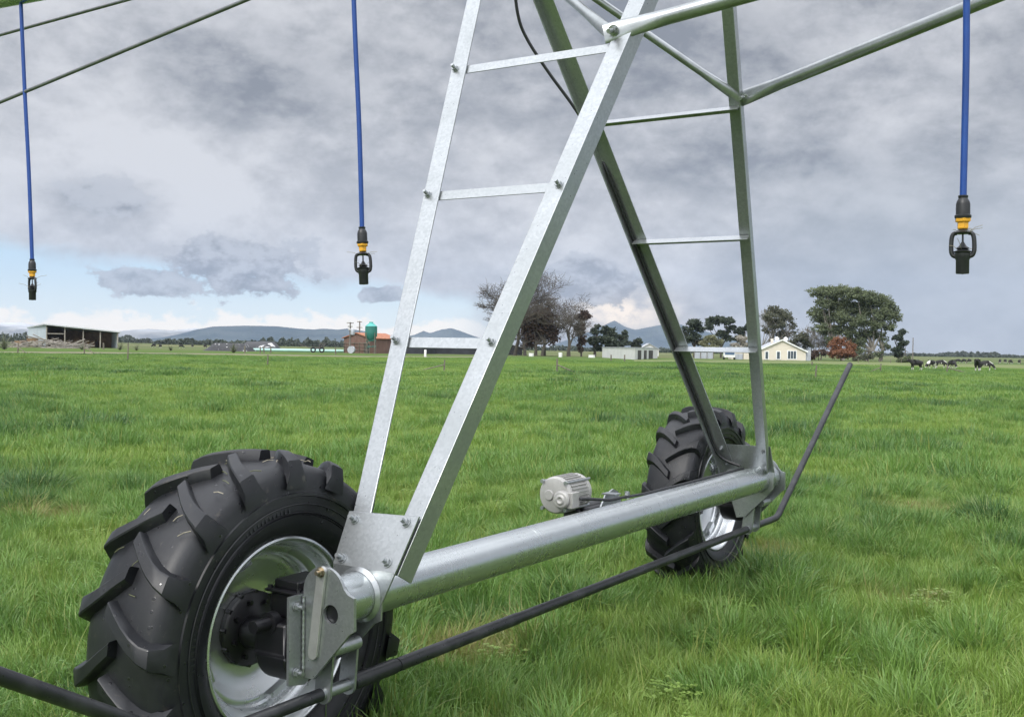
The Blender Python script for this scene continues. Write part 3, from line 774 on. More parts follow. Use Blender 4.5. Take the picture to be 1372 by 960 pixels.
def clover(name, seed):
    g = np.random.default_rng(seed); V = []; Fc = []; T = []
    for i in range(46):
        a = g.uniform(0, 6.28); r = .13 * math.sqrt(g.uniform()); c = Vector((r * math.cos(a), r * math.sin(a), g.uniform(.05, .115))); t_ = g.uniform(0, .5)
        for k in range(3):
            b = a + 2.094 * k; u = Vector((math.cos(b), math.sin(b), g.uniform(-.1, .35))) * .016; v = Vector((-math.sin(b), math.cos(b), 0)) * .010
            n0 = len(V); V += [tuple(c), tuple(c + u * .6 + v), tuple(c + u * 1.15), tuple(c + u * .6 - v)]; T += [t_] * 4; Fc.append((n0, n0 + 1, n0 + 2, n0 + 3))
    me = bpy.data.meshes.new(name); me.from_pydata(V, [], Fc); me.update(); at = me.attributes.new('tint', 'FLOAT', 'POINT'); at.data.foreach_set('value', T); me.materials.append(grass_m)
    return bpy.data.objects.new(name, me)
stalk = tuft('grass_stalk', 5, .10, .22, .38, .0034, 5, 131, .5); stalk.data.attributes['tint'].data.foreach_set('value', [.99] * len(stalk.data.vertices))
protosA += [clover('clover', 141), clover('clover', 142), stalk]
zones = [(3.3, 12.5, R(40), 165, protosA, .68, 1.0, .8, 1, .36), (12.0, 34, R(40), 34, protosB, .85, 1.25, .45, 2, .55),
         (33, 85, R(40), 5.6, protosC, .85, 1.3, .16, 3, 1.3), (84, 160, R(40), 1.4, protosD, .85, 1.2, .07, 4, 2.8)]
def gn_instancer(name, pts, protos):
    me = bpy.data.meshes.new(name); me.from_pydata([(p[0], p[1], -.004) for p in pts], [], []); me.update()
    n = len(pts)
    a = me.attributes.new('sc', 'FLOAT', 'POINT'); a.data.foreach_set('value', [p[2] for p in pts])
    from mathutils import Euler
    rot = []
    for p in pts:
        tl = Euler((p[4], p[5], 0)).to_matrix()
        rot += list((tl @ Matrix.Rotation(float(rng.uniform(0, 6.283)), 3, 'Z')).to_euler())
    a = me.attributes.new('hue', 'FLOAT', 'POINT'); a.data.foreach_set('value', [p[6] for p in pts])
    a = me.attributes.new('dry', 'FLOAT', 'POINT'); a.data.foreach_set('value', [p[7] for p in pts])
    a = me.attributes.new('rot', 'FLOAT_VECTOR', 'POINT'); a.data.foreach_set('vector', rot)
    a = me.attributes.new('pk', 'INT', 'POINT')
    pk = [int(p[3]) for p in pts]; a.data.foreach_set('value', pk)
    return me
def field_limit(x, y):
    px = 686 + F_PX * x / y
    return y < np.interp(px, [-200, 110, 300, 480, 680, 850, 1000, 1150, 1300, 1500], [gy(q, r) for q, r in ((0, 474.2), (110, 474.8), (300, 476), (480, 478.8), (680, 479.5), (850, 485.5), (1000, 487), (1150, 489), (1300, 493), (1400, 495))])
allpts = []; allprotos = []
for z in zones:
    off = len(allprotos); allprotos += z[4]; g2 = np.random.default_rng(z[8] + 100)
    for (x, y, s, tx, ty_, hue, dry) in scatter(*z):
        if in_tyre(x, y): continue
        if y > 70 and not field_limit(x, y): continue
        k = int(g2.integers(len(z[4])))
        if z[8] == 1:
            k = int(g2.integers(6)) if g2.uniform() < .86 else 6 + int(g2.integers(2)); q = g2.uniform()
            if q < .012: k = 8 + int(g2.integers(2)); s = 1.0; tx = ty_ = 0
            elif q > .965: k = 10; s = .9
        allpts.append((x, y, s, off + k, tx, ty_, hue, dry))
gme = gn_instancer('grass', allpts, allprotos)
grass = bpy.data.objects.new('grass', gme); C.objects.link(grass); tag(grass, 'long lush pasture grass', kind='stuff')
ng = bpy.data.node_groups.new('grass_scatter', 'GeometryNodeTree')
ng.interface.new_socket('Geometry', in_out='INPUT', socket_type='NodeSocketGeometry'); ng.interface.new_socket('Geometry', in_out='OUTPUT', socket_type='NodeSocketGeometry')
nd = ng.nodes; gi = nd.new('NodeGroupInput'); go = nd.new('NodeGroupOutput'); m2p = nd.new('GeometryNodeMeshToPoints'); iop = nd.new('GeometryNodeInstanceOnPoints')
join = nd.new('GeometryNodeJoinGeometry'); 
for p_ in reversed(allprotos):
    oi = nd.new('GeometryNodeObjectInfo'); oi.inputs['Object'].default_value = p_; oi.inputs['As Instance'].default_value = True
    ng.links.new(oi.outputs['Geometry'], join.inputs[0])
def named(n, t):
    q = nd.new('GeometryNodeInputNamedAttribute'); q.data_type = t; q.inputs['Name'].default_value = n; return q.outputs['Attribute']
ng.links.new(gi.outputs[0], m2p.inputs['Mesh']); ng.links.new(m2p.outputs[0], iop.inputs['Points']); ng.links.new(join.outputs[0], iop.inputs['Instance'])
iop.inputs['Pick Instance'].default_value = True; ng.links.new(named('pk', 'INT'), iop.inputs['Instance Index'])
ng.links.new(named('rot', 'FLOAT_VECTOR'), iop.inputs['Rotation']); ng.links.new(named('sc', 'FLOAT'), iop.inputs['Scale']); ng.links.new(iop.outputs[0], go.inputs[0])
md = grass.modifiers.new('scatter', 'NODES'); md.node_group = ng

# ------------------------------------------------------------------ hills
def hillm(name, c1, c2, snow=None):
    def f(put, bump, b):
        p = position(); n = noise(mapped(p, (.004, .004, .012)), 1, 6, .6); x, y, z = sep(p)
        c = mixc(sstep(n, .38, .62), c1, c2)
        if snow: c = mixc(sstep(z + n * 60, snow, snow + 50) * .75, c, (.62, .63, .65))
        put('Base Color', c); put('Roughness', 1.0); put('Specular IOR Level', 0)
        bump(n, 1.0, 40)
    return material(name, f)
hm1 = hillm('haze_blue_scrub', (.040, .062, .075), (.075, .095, .10)); hm2 = hillm('mountain_rock', (.12, .13, .14), (.22, .22, .21), 70)  # scrub colour shifted to blue, distance haze put into the base
def hill(name, prof, Y, mat, depth=900, seed=0):
    m = MB(); xs = []; px0, px1 = prof[0][0], prof[-1][0]
    n = int((px1 - px0) / 2.5) + 1; rows = [(-1, 0.0), (-.75, .10), (-.5, .34), (-.25, .70), (-.1, .92), (0, 1), (.3, .7), (1, 0)]
    vs = []
    for i in range(n):
        px = px0 + (px1 - px0) * i / (n - 1); py = np.interp(px, [p[0] for p in prof], [p[1] for p in prof])
        H = max(0.0, hz(px, py, Y)); v = ray(px, hor(px)); 
        for j, (d, h) in enumerate(rows):
            yy = Y + d * depth; wob = mnoise.noise(Vector((px * .06, d * 2, seed))) * .16 + mnoise.noise(Vector((px * .22, d * 4, seed + 5))) * .08
            hh = H * max(0, h + (wob * h * (1 - h) * 4 if d else mnoise.noise(Vector((px * .35, 0, seed))) * .015))
            vs.append((v.x / v.y * Y + (v.x / v.y) * d * depth, yy, hh - (2 if d in (-1, 1) else 0)))
    R_ = len(rows)
    m.add(vs, [(i * R_ + j, (i + 1) * R_ + j, (i + 1) * R_ + j + 1, i * R_ + j + 1) for i in range(n - 1) for j in range(R_ - 1)])
    return tag(obj(name, m, mat, None, 60), kind='structure')
hill('mountains', [(-260, 446), (-120, 434), (-40, 430), (0, 431.5), (25, 432), (45, 435), (75, 442), (110, 446), (150, 444.5), (178, 441.5), (200, 440.5), (228, 442.5), (262, 439.5), (285, 443), (330, 456), (360, 462)], 6000, hm2, 700, 1)
hill('hills', [(120, 459), (170, 455.5), (215, 452.5), (240, 447.5), (262, 441.5), (285, 437.3), (330, 436.0), (372, 437), (400, 440), (420, 441.2), (434, 440), (452, 441.4), (466, 439.8), (485, 443), (510, 448), (545, 457), (575, 465)], 4600, hm1, 800, 2)
hill('mountains', [(500, 460), (540, 452), (556, 448), (567, 443), (576, 446), (590, 441.5), (604, 439.3), (616, 443), (632, 449), (660, 458), (690, 466)], 5600, hm1, 700, 3)
hill('mountains', [(740, 462), (780, 448), (805, 437.5), (816, 432), (823, 429), (830, 433.5), (838, 438), (851, 441.6), (867, 438.4), (888, 434.5), (905, 433), (925, 438), (960, 448), (1010, 459), (1060, 470)], 5800, hm1, 800, 4)

# ------------------------------------------------------------------ foliage
def leaf_cloud(P, size, seed=0):
    """many leaf-sized quads round the given points"""
    g = np.random.default_rng(seed); n = len(P); P = np.asarray(P)
    a = g.normal(size=(n, 3)); a /= np.linalg.norm(a, axis=1)[:, None]; b = g.normal(size=(n, 3)); b -= a * (a * b).sum(1)[:, None]; b /= np.linalg.norm(b, axis=1)[:, None]
    s = size * g.uniform(.5, 1.3, (n, 1)); q = s * g.uniform(.35, .7, (n, 1))
    V = np.stack([P - a * s, P + b * q - a * s * .1, P + a * s, P - b * q + a * s * .15], 1).reshape(-1, 3)
    Fc = np.arange(4 * n).reshape(-1, 4); T = np.repeat(g.uniform(0, 1, n), 4)
    return V, Fc, T
def leaf_obj(name, V, Fc, T, mat, parent):
    me = bpy.data.meshes.new(name); me.from_pydata(V.tolist(), [], Fc.tolist()); me.update()
    at = me.attributes.new('tint', 'FLOAT', 'POINT'); at.data.foreach_set('value', T.tolist())
    return link_mesh(name, me, mat, parent)
def clump_points(clumps, n, seed, shell=.55):
    """clumps: (x,y,z,rx,ry,rz)"""
    g = np.random.default_rng(seed); cl = np.array(clumps); w = (cl[:, 3] * cl[:, 4] * cl[:, 5]) ** .75; w /= w.sum()
    i = g.choice(len(cl), n, p=w); d = g.normal(size=(n, 3)); d /= np.linalg.norm(d, axis=1)[:, None]; r = g.uniform(0, 1, (n, 1)) ** shell
    return cl[i, :3] + d * r * cl[i, 3:6]
def limb_tree(m, base, h, r, spread, levels, g, up=.55, nchild=(3, 5), start=.3, ends=None, crook=.12, tips=.02):
    def grow(p, d, L, rad, lev):
        n = 5; pts = [p]; dd = d.copy(); q = p.copy()
        for i in range(n):
            dd = (dd + Vector((g.normal(0, crook), g.normal(0, crook), g.normal(0, crook * .6) + .04 * up))).normalized(); q = q + dd * (L / n); pts.append(q.copy())
        m.tube(pts, [max(tips, rad * (1 - .62 * i / n)) for i in range(n + 1)], 6 if lev else 8, cap=False)
        if lev >= levels:
            if ends is not None: ends.extend([pts[-1], pts[-2], pts[-3]])
            return
        k = int(g.integers(nchild[0], nchild[1] + 1))
        for j in range(k):
            f = start + (1 - start) * (j + g.uniform(.2, 1)) / k if lev == 0 else .25 + .75 * (j + g.uniform(0, 1)) / k
            i = min(n - 1, int(f * n)); pp = pts[i].lerp(pts[i + 1], f * n - i) if f < 1 else pts[-1]
            az = 2.4 * j + g.uniform(-.6, .6) + lev; ax = Vector((math.cos(az), math.sin(az), 0)); ax = (ax - dd * ax.dot(dd)).normalized()
            ang = g.uniform(.55, 1.05) * spread; nd_ = (dd * math.cos(ang) + ax * math.sin(ang)); nd_.z += .15 * up; nd_.normalize()
            grow(pp, nd_, L * g.uniform(.55, .78), max(tips, rad * (1 - .62 * f) * g.uniform(.5, .75)), lev + 1)
        if ends is not None: ends.append(pts[-1])
    grow(Vector(base), Vector((g.normal(0, .04), 0, 1)).normalized(), h * .52, r, 0)
def bare_tree(px, Y, pt, label, seed, spread=1.0, mat=bark, r=.35, group=None, levels=4, leaves=None, lm=None, nchild=(4, 5), crook=.13, cat='tree', lean=0):
    p = gp(px, Y); h = hz(px, pt, Y); g = np.random.default_rng(seed); m = MB(); ends = []
    limb_tree(m, (0, 0, 0), h, r, spread, levels, g, nchild=nchild, ends=ends, crook=crook, tips=.022, start=.28)
    # trim to the wanted height
    top = max(v[2] for v in m.v); k = h / top; m.v = [(v[0] * k, v[1] * k, v[2] * k) for v in m.v]
    t = empty('bare_tree' if not leaves else 'tree', p); tag(t, label, cat, group)
    obj('trunk', m, mat, t)
    if leaves:
        E = np.array([tuple(e * k) for e in ends]); E = E[E[:, 2] > h * .3]; gg = np.random.default_rng(seed + 1)
        P = E[gg.integers(len(E), size=leaves)] + gg.normal(0, .55, (leaves, 3)); leaf_obj('crown', *leaf_cloud(P, .28, seed), lm, t)
    return t
def crown_tree(name, px, Y, pb_h, clumps_px, label, cat, lm, n, size, seed, trunk_mat=bark, r=.3, stems=None, group=None, dy=.8, shell=.5, grow=1.12):
    """clumps_px: (px, py, rx_px, rz_px) read at distance Y; every clump is a full ellipsoid of foliage"""
    p = gp(px, Y); g = np.random.default_rng(seed); t = empty(name, p); tag(t, label, cat, group); cl = []; s = Y / F_PX
    for (cx_, cy_, rx, rz) in clumps_px:
        w = gp(cx_, Y); z = hz(cx_, cy_, Y); oy = g.uniform(-1, 1) * rx * s * dy
        c0 = Vector((w.x - p.x, oy, z)); rx *= grow; rz *= grow; R_ = Vector((rx * s, rx * s * .9, rz * s))
        k = max(7, int(rx * rz / 3.6))
        for i in range(k):                                   # break each clump up into smaller sprays
            d = Vector(g.normal(size=3)).normalized() * (g.uniform(.35, 1.0)); q = c0 + Vector((d.x * R_.x, d.y * R_.y, d.z * R_.z)) * .8
            f = g.uniform(.14, .34); cl.append((q.x, q.y, q.z, max(.32, R_.x * f), max(.32, R_.x * f), max(.26, R_.z * f * .85)))
    P = clump_points(cl, int(n * 1.5), seed, .42); P += np.random.default_rng(seed + 9).normal(0, .12, P.shape); P[:, 2] = np.maximum(P[:, 2], .15)
    leaf_obj('crown', *leaf_cloud(P, size, seed), lm, t)
    m = MB(); cs = np.array(cl); st = stems or [(0, 0)]
    for (ox, tl) in st:
        o = Vector((ox, 0, 0)); pts = [o, o + Vector((tl * .3, 0, 1.2)), o + Vector((tl, 0, 3.0))]
        m.tube(pts, [r, r * .85, r * .7], 8, cap=False)
        for i in range(7):
            c = cs[g.integers(len(cs))]; q = Vector(c[:3]); 
            if abs(q.x - ox) > 9: continue
            b = pts[-1]; mid = b.lerp(q, .5) + Vector((g.normal(0, .4), g.normal(0, .4), -.3)); m.tube([b - Vector((0, 0, .8)), mid, q], [r * .55, r * .3, .05], 6, cap=False)
    obj('trunk', m, trunk_mat, t)
    return t

# bare and brown trees behind the white ladder
bare_tree(690, 205, 358, 'tall bare tree with a double trunk, half hidden behind the sloping galvanised leg', 21, 1.0, bark, .42, levels=5, nchild=(5, 6), crook=.15)
bare_tree(680, 212, 372, 'bare tree leaning left behind the galvanised leg, its twigs against the pale blue sky', 23, 1.15, bark, .36, levels=5, nchild=(5, 5), crook=.16)
crown_tree('brown_tree', 718, 204, 0, [(722, 440, 26, 16), (712, 452, 18, 14), (738, 445, 16, 14), (728, 424, 20, 12), (742, 456, 10, 9), (714, 432, 14, 12), (705, 462, 8, 8)],
           'dense brown leafed tree with low spreading branches left of the bare oak', 'tree', lf_brown, 6500, .26, 5, bark, .32, [(0, 0), (-2.0, -.4), (1.2, .6)])
bare_tree(730, 209, 392, 'grey twiggy tree rising behind the brown leafed tree', 29, .9, bark, .3, levels=5, nchild=(4, 4))
bare_tree(762, 203, 391, 'bare spreading oak with a thick single trunk and open crown', 37, 1.05, bark, .46, levels=5, nchild=(4, 5), crook=.15)
crown_tree('ivy_clad_tree', 779, 206, 0, [(781, 424, 10, 9), (777, 440, 8, 9), (780, 455, 6, 8), (777, 466, 4, 7)], 'narrow brown ivy clad tree just right of the bare oak', 'tree', lf_brown, 2600, .22, 6, bark, .18)
PG = 'dark conifers left of the white hut'
crown_tree('pine_tree', 797, 215, 0, [(797, 444, 9, 5), (794, 455, 10, 6), (799, 464, 8, 6), (800, 437, 4, 4)], 'thin ragged dark pine between the ivy clad tree and the white hut', 'tree', lf_pine, 2200, .24, 8, group=PG)
crown_tree('pine_tree', 814, 216, 0, [(816, 446, 13, 7), (812, 456, 15, 7), (820, 461, 12, 6), (812, 439, 6, 4)], 'broad dark pine behind the left end of the white hut', 'tree', lf_pine, 3200, .25, 9, group=PG)
crown_tree('pine_tree', 834, 218, 0, [(834, 452, 10, 5), (832, 460, 13, 5), (837, 446, 4, 3)], 'small dark pine behind the middle of the white hut', 'tree', lf_pine, 2000, .25, 10, group=PG)
crown_tree('pine_tree', 852, 220, 0, [(853, 457, 7, 4), (850, 463, 8, 4)], 'lowest dark pine, rightmost of those behind the white hut', 'tree', lf_pine, 1200, .25, 11, group=PG)
# pines seen through the far ladder
PR = 'dark pines seen through the far ladder'
crown_tree('pine_tree', 930, 240, 0, [(928, 433, 13, 7), (920, 442, 9, 7), (937, 441, 10, 6), (928, 451, 14, 6), (936, 457, 10, 5), (918, 456, 7, 5)], 'flat topped dark pine beside the far sloping leg', 'tree', lf_pine, 4200, .25, 12, r=.22, group=PR)
crown_tree('pine_tree', 966, 243, 0, [(958, 430, 13, 6), (972, 430, 12, 6), (978, 440, 9, 6), (950, 438, 9, 5), (966, 447, 12, 5), (976, 453, 8, 4), (962, 426, 8, 3)], 'wide umbrella shaped dark pine in the middle of the far ladder', 'tree', lf_pine, 4800, .25, 13, r=.25, group=PR)
crown_tree('pine_tree', 993, 245, 0, [(993, 443, 9, 6), (1000, 438, 6, 5), (990, 452, 8, 5)], 'dark pine just left of the upright far leg', 'tree', lf_pine, 2200, .25, 14, r=.2, group=PR)
crown_tree('shrub', 953, 222, 0, [(953, 454, 10, 7), (947, 460, 9, 5), (961, 459, 9, 5), (955, 466, 12, 5)], 'yellow green round shrub in front of the umbrella shaped pine', 'shrub', lf_pale, 2600, .2, 15, r=.1)
crown_tree('shrub', 993, 222, 0, [(993, 456, 10, 6), (987, 463, 9, 5), (1001, 462, 9, 5)], 'pale blossoming shrub beside the upright far leg', 'shrub', leafm('blossom', (.30, .27, .22), (.46, .43, .37)), 2000, .18, 16, r=.1)
# right of the ladder
crown_tree('tree', 1040, 235, 0, [(1040, 416, 17, 8), (1028, 424, 12, 9), (1053, 424, 13, 9), (1040, 434, 17, 8), (1060, 436, 9, 7), (1050, 448, 12, 7), (1028, 442, 9, 8), (1063, 446, 7, 6)],
           'many stemmed tree with a rounded grey green crown behind the cream house', 'tree', lf_grey, 4200, .22, 17, bark_pale, .2, [(0, -1.2), (.6, .3), (-.7, -2.4), (1.2, 1.8), (-1.2, -1.0)])
bare_tree(1036, 236, 412, 'slim bare tree with pale branches inside the crown behind the house roof', 43, .75, bark_pale, .24, levels=4, nchild=(4, 5))
crown_tree('shrub', 1072, 226, 0, [(1072, 452, 12, 9), (1064, 462, 10, 7), (1082, 462, 9, 8), (1075, 472, 12, 6)], 'grey green twiggy shrub right behind the house gable', 'shrub', lf_grey, 2400, .2, 18, r=.1)
bare_tree(1088, 228, 434, 'bare pale grey tree between the house and the red brown bush', 47, .8, bark_pale, .2, levels=5, nchild=(4, 4))
bare_tree(1100, 229, 440, 'twiggy grey tree in front of the big gum tree on its left side', 48, .8, bark_pale, .18, levels=5, nchild=(4, 4))
crown_tree('gum_tree', 1146, 225, 0, [(1092, 392, 10, 6), (1105, 391, 12, 7), (1122, 391, 14, 8), (1140, 394, 14, 8), (1158, 399, 14, 9), (1176, 404, 13, 9), (1191, 412, 10, 9), (1198, 424, 8, 10),
     (1100, 406, 10, 7), (1118, 406, 13, 9), (1136, 410, 13, 10), (1156, 415, 14, 9), (1176, 420, 12, 9), (1092, 418, 9, 7), (1106, 424, 13, 9), (1126, 426, 12, 9), (1148, 430, 13, 8), (1170, 434, 12, 8), (1188, 436, 9, 8),
     (1084, 420, 6, 5), (1098, 440, 10, 7), (1116, 442, 12, 8), (1136, 444, 11, 8), (1160, 448, 12, 7), (1180, 450, 10, 7), (1150, 458, 10, 7), (1152, 470, 8, 5), (1138, 468, 8, 8), (1185, 464, 8, 6), (1177, 474, 8, 4), (1110, 456, 9, 6)],
    'huge wide gum tree with a dense dark domed crown right of the house', 'tree', lf_euc, 30000, .23, 19, bark_pale, .45, [(0, 0), (2.2, 1.5), (-2.5, -2.0), (5.2, .6)], grow=1.45)
crown_tree('conifer', 1205, 224, 0, [(1206, 444, 7, 5), (1203, 452, 9, 5), (1207, 460, 8, 5), (1202, 468, 9, 5), (1206, 475, 9, 4)], 'narrow dark drooping conifer at the right edge of the gum tree', 'tree', lf_pine, 3000, .23, 20, r=.2)
crown_tree('bush', 1127, 214, 0, [(1127, 457, 12, 8), (1117, 464, 10, 8), (1137, 465, 10, 8), (1127, 473, 18, 8), (1113, 475, 8, 6), (1143, 476, 6, 5)], 'large round rusty brown bush in front of the gum tree', 'bush', lf_rust, 3800, .2, 21, r=.12)
crown_tree('bush', 1097, 214, 0, [(1092, 474, 7, 5), (1101, 472, 7, 5), (1086, 478, 6, 4)], 'low red tinged bush between the house and the rusty bush', 'bush', lf_brown, 1500, .18, 22, r=.08)
crown_tree('bush', 1163, 210, 0, [(1156, 478, 8, 4), (1166, 477, 8, 4), (1148, 480, 6, 3)], 'low grey green bush under the gum tree right of the rusty bush', 'bush', lf_grey, 1300, .18, 24, r=.06)
crown_tree('bush', 1213, 196, 0, [(1213, 482, 7, 4), (1206, 483, 5, 3)], 'small dark bush at the foot of the lone pole', 'bush', lf_euc, 1000, .18, 25, r=.06)
# flax clumps by the left fence
def flax(px, Y, h, n, label, seed):
    p = gp(px, Y); g = np.random.default_rng(seed); V = []; Fc = []; T = []
    for i in range(n):
        a = g.uniform(0, 6.28); L = h * g.uniform(.7, 1.25); th = g.uniform(.1, 1.25); w = .05; pts = []; q = Vector((0, 0, 0)); n0 = len(V); t_ = g.uniform()
        for k in range(5):
            sd = Vector((-math.sin(a), math.cos(a), 0)) * w * (1 - k / 4.3); V += [tuple(q - sd), tuple(q + sd)]; T += [t_, t_]
            q = q + Vector((math.cos(a) * math.sin(th), math.sin(a) * math.sin(th), math.cos(th))) * L / 4; th += .16
        for k in range(4): b = n0 + 2 * k; Fc.append((b, b + 1, b + 3, b + 2))
    t = leaf_obj('flax_plant', np.array(V), np.array(Fc), np.array(T), lf_flax, None); t.location = p
    tag(t, label, 'plant', 'spiky flax plants along the far fence'); return t
flax(6, 150, 2.3, 90, 'largest spiky flax plant, at the left edge beside the log pile', 1)
flax(110, 165, 1.2, 50, 'flax plant beside the leaning fence post in front of the shed', 2)
flax(161, 172, 1.5, 60, 'flax plant at the right corner of the open shed', 3)
flax(183, 172, 1.2, 50, 'flax plant in the open grass a little right of the shed', 4)
flax(229, 178, 1.0, 60, 'low rounded flax plant midway between shed and silage stack', 5)
flax(313, 160, 1.5, 80, 'flax plant in front of the white dotted silage stack', 6)

# ------------------------------------------------------------------ buildings and yard things
def local(px, Y, rz=0): return gp(px, Y), rz
# open hay shed: built from its corners; long open front faces right of the camera
def open_shed():
    Y = 215; s = Y / F_PX; p = gp(100, Y); t = empty('open_shed', p); tag(t, 'open fronted grey iron hay shed with a dark interior at the left', 'shed')
    def P(px, py, yy): v = ray(px, py); return Vector((v.x / v.y * yy - p.x, yy - Y, CAM_H + v.z / v.y * yy))
    # plan corners: left back, left front, right front, right back
    Lb, Lf, Rf, Rb = P(38, 440, 222), P(63, 436, 212), P(158, 443, 209), P(150, 443, 221)
    for q in (Lb, Lf, Rf, Rb): q.z = 0
    # left end: closed wall from 38 to 62 then open bay
    hb, hf, hr = hz(38, 438, 222), hz(63, 434.5, 212), hz(158, 444, 209)
    m = MB(); th = Vector((.05, .05, 0))
    def wall(mm, a, b, za0, za1, zb0, zb1, t=.12):
        d = Vector((b - a)).normalized(); n = Vector((-d.y, d.x, 0)) * t / 2
        A = [a - n, a + n, b + n, b - n]
        vs = [Vector((q.x, q.y, z)) for q, z in zip(A, (za0, za0, zb0, zb0))] + [Vector((q.x, q.y, z)) for q, z in zip(A, (za1, za1, zb1, zb1))]
        mm.add(vs, [(0, 3, 2, 1), (4, 5, 6, 7), (0, 1, 5, 4), (1, 2, 6, 5), (2, 3, 7, 6), (3, 0, 4, 7)])
    wall(m, Lb, Lf, 0, hb - .1, 0, hf - .15); obj('wall', m, shed_wall, t)
    m = MB(); wall(m, Lb, Rb, 0, hb - .2, 0, hr - .1); obj('wall', m, shed_in, t)
    m = MB(); wall(m, Rb, Rf, 0, hr - .1, 0, hr - .1); obj('wall', m, shed_wall, t)
    m = MB(); dr = Vector((.6, -1.2, 0)); dl = Vector((-.3, -.3, 0))
    A = [Lb + Vector((-.6, .6, hb)), Lf + Vector((-.2, -.9, hf + .15)), Rf + Vector((.9, -.9, hr)), Rb + Vector((.6, .6, hr - .15))]
    vs = A + [a + Vector((0, 0, -.22)) for a in A]; m.add(vs, [(0, 1, 2, 3), (7, 6, 5, 4), (0, 4, 5, 1), (1, 5, 6, 2), (2, 6, 7, 3), (3, 7, 4, 0)]); obj('roof', m, shed_roof, t)
    for f in (0, .26, .52, .76, 1.0):
        q = Lf.lerp(Rf, f); m = MB(); m.box((q.x, q.y - .1, (hf + (hr - hf) * f) / 2 - .1), (.20, .20, hf + (hr - hf) * f - .25)); obj('post', m, log_m, t)
    m = MB(); q0, q1 = Lf, Lf.lerp(Rf, .26); m.tube([q0 + Vector((0, -.15, 2.6)), q1 + Vector((0, -.15, 2.6))], .10, 6); obj('rail', m, log_m, t)
    m = MB(); g = np.random.default_rng(3)
    for i in range(16):
        q = Lb.lerp(Rb, g.uniform(.05, .95)) + Vector((0, -g.uniform(2, 6), 0)); hh = g.uniform(.8, 1.9); m.box((q.x, q.y, hh / 2), (g.uniform(1, 2.2), 1.4, hh))
    obj('hay', m, shed_in, t)
open_shed()
def log_pile():
    p = gp(62, 190); t = empty('log_pile', p); tag(t, 'long heap of bleached dead branches and logs in front of the open shed', 'wood pile'); g = np.random.default_rng(5)
    W = gp(112, 190).x - gp(14, 190).x
    for i in range(80):
        u = g.uniform(-.5, .5); x = u * W; L = g.uniform(2, 6.5); a = g.normal(0, .45) + (math.pi if g.uniform() < .5 else 0); el = g.normal(.05, .22); z = g.uniform(.1, .5 + .8 * (1 - abs(u * 2)))
        d = Vector((math.cos(a) * math.cos(el), math.sin(a) * math.cos(el) * 1.5, math.sin(el))); c = Vector((x, g.uniform(-2, 2), z)); r = g.uniform(.04, .14)
        a0, a1 = c - d * L / 2, c + d * L / 2; a0.z = max(.05, a0.z); a1.z = max(.05, a1.z)
        m = MB(); m.tube([a0, c + Vector((0, g.normal(0, .2), g.normal(0, .15))), a1], [r, r * .8, r * .4], 6); obj('branch', m, log_m, t)
log_pile()
# barn with rusty roof and green silo
def gable(mm, rf, w, l, h, hr, ov=.3, t=.14):
    """gable box, ridge along y, on the origin"""
    w2, l2 = w / 2, l / 2
    mm.add([(-w2, -l2, 0), (w2, -l2, 0), (w2, -l2, h), (0, -l2, hr), (-w2, -l2, h), (-w2, l2, 0), (w2, l2, 0), (w2, l2, h), (0, l2, hr), (-w2, l2, h)],
           [(0, 1, 2, 3, 4), (9, 8, 7, 6, 5), (0, 5, 6, 1), (1, 6, 7, 2), (5, 0, 4, 9)])
    k = (hr - h) / w2
    for s_ in (-1, 1):
        e = w2 + ov; ze = h - k * ov
        v = [(0, -l2 - ov, hr + .02), (s_ * e, -l2 - ov, ze + .02), (s_ * e, l2 + ov, ze + .02), (0, l2 + ov, hr + .02)]; v += [(a, b, c + t) for a, b, c in v]
        rf.add(v, [(0, 1, 2, 3), (7, 6, 5, 4), (0, 4, 5, 1), (1, 5, 6, 2), (2, 6, 7, 3), (3, 7, 4, 0)])
Yb = 200; sb = Yb / F_PX
t = empty('barn', gp(497, Yb), R(-30)); tag(t, 'old red brown barn with a rusty orange roof behind the green silo', 'barn')
m, rf = MB(), MB(); gable(m, rf, 43 * sb, 60 * sb, hz(475, 453, Yb), hz(498, 447, Yb)); obj('wall', m, barn_wall, t); obj('roof', rf, red_roof, t)
m = MB()
for i in range(6): m.box((-21 * sb + 8.4 * sb * i, -30.6 * sb, .95), (.10, .10, 1.9))
for z in (.6, 1.2, 1.8): m.box((0, -30.6 * sb - .12, z), (43 * sb, .06, .10))
obj('yard_rail', m, grey_post, t)
m = MB(); m.box((16 * sb, -30 * sb - .03, .9), (1.2, .06, 1.8)); obj('door', m, door_dark, t)
t = empty('barn', gp(545, 206), R(-14)); tag(t, 'low lean-to with a rusty roof between the old barn and the white leg', 'barn')
m, rf = MB(), MB(); gable(m, rf, 9, 8, 1.6, 2.6); obj('wall', m, dark_in, t); obj('roof', rf, red_roof, t)
t = empty('feed_silo', gp(497, 186)); tag(t, 'green round feed silo on a steel frame with a conical pale top', 'silo')
s = 186 / F_PX; m = MB(); zt, z1, z0, zc = hz(497, 431, 186), hz(497, 437, 186), hz(497, 450, 186), hz(497, 457, 186); r = 8 * s
m.lathe([(0, zc), (.3, zc), (r, z0), (r * 1.01, (z0 + z1) / 2), (r, z1)], (0, 0, 0), (0, 0, 1), 28); obj('tank', m, silo_m, t, 40)
m = MB(); m.lathe([(r * 1.03, z1), (.35, zt - .2), (.35, zt), (0, zt)], (0, 0, 0), (0, 0, 1), 28); obj('cone_top', m, leafm('silo_top', (.10, .40, .36), (.13, .45, .40), 0), t, 30)
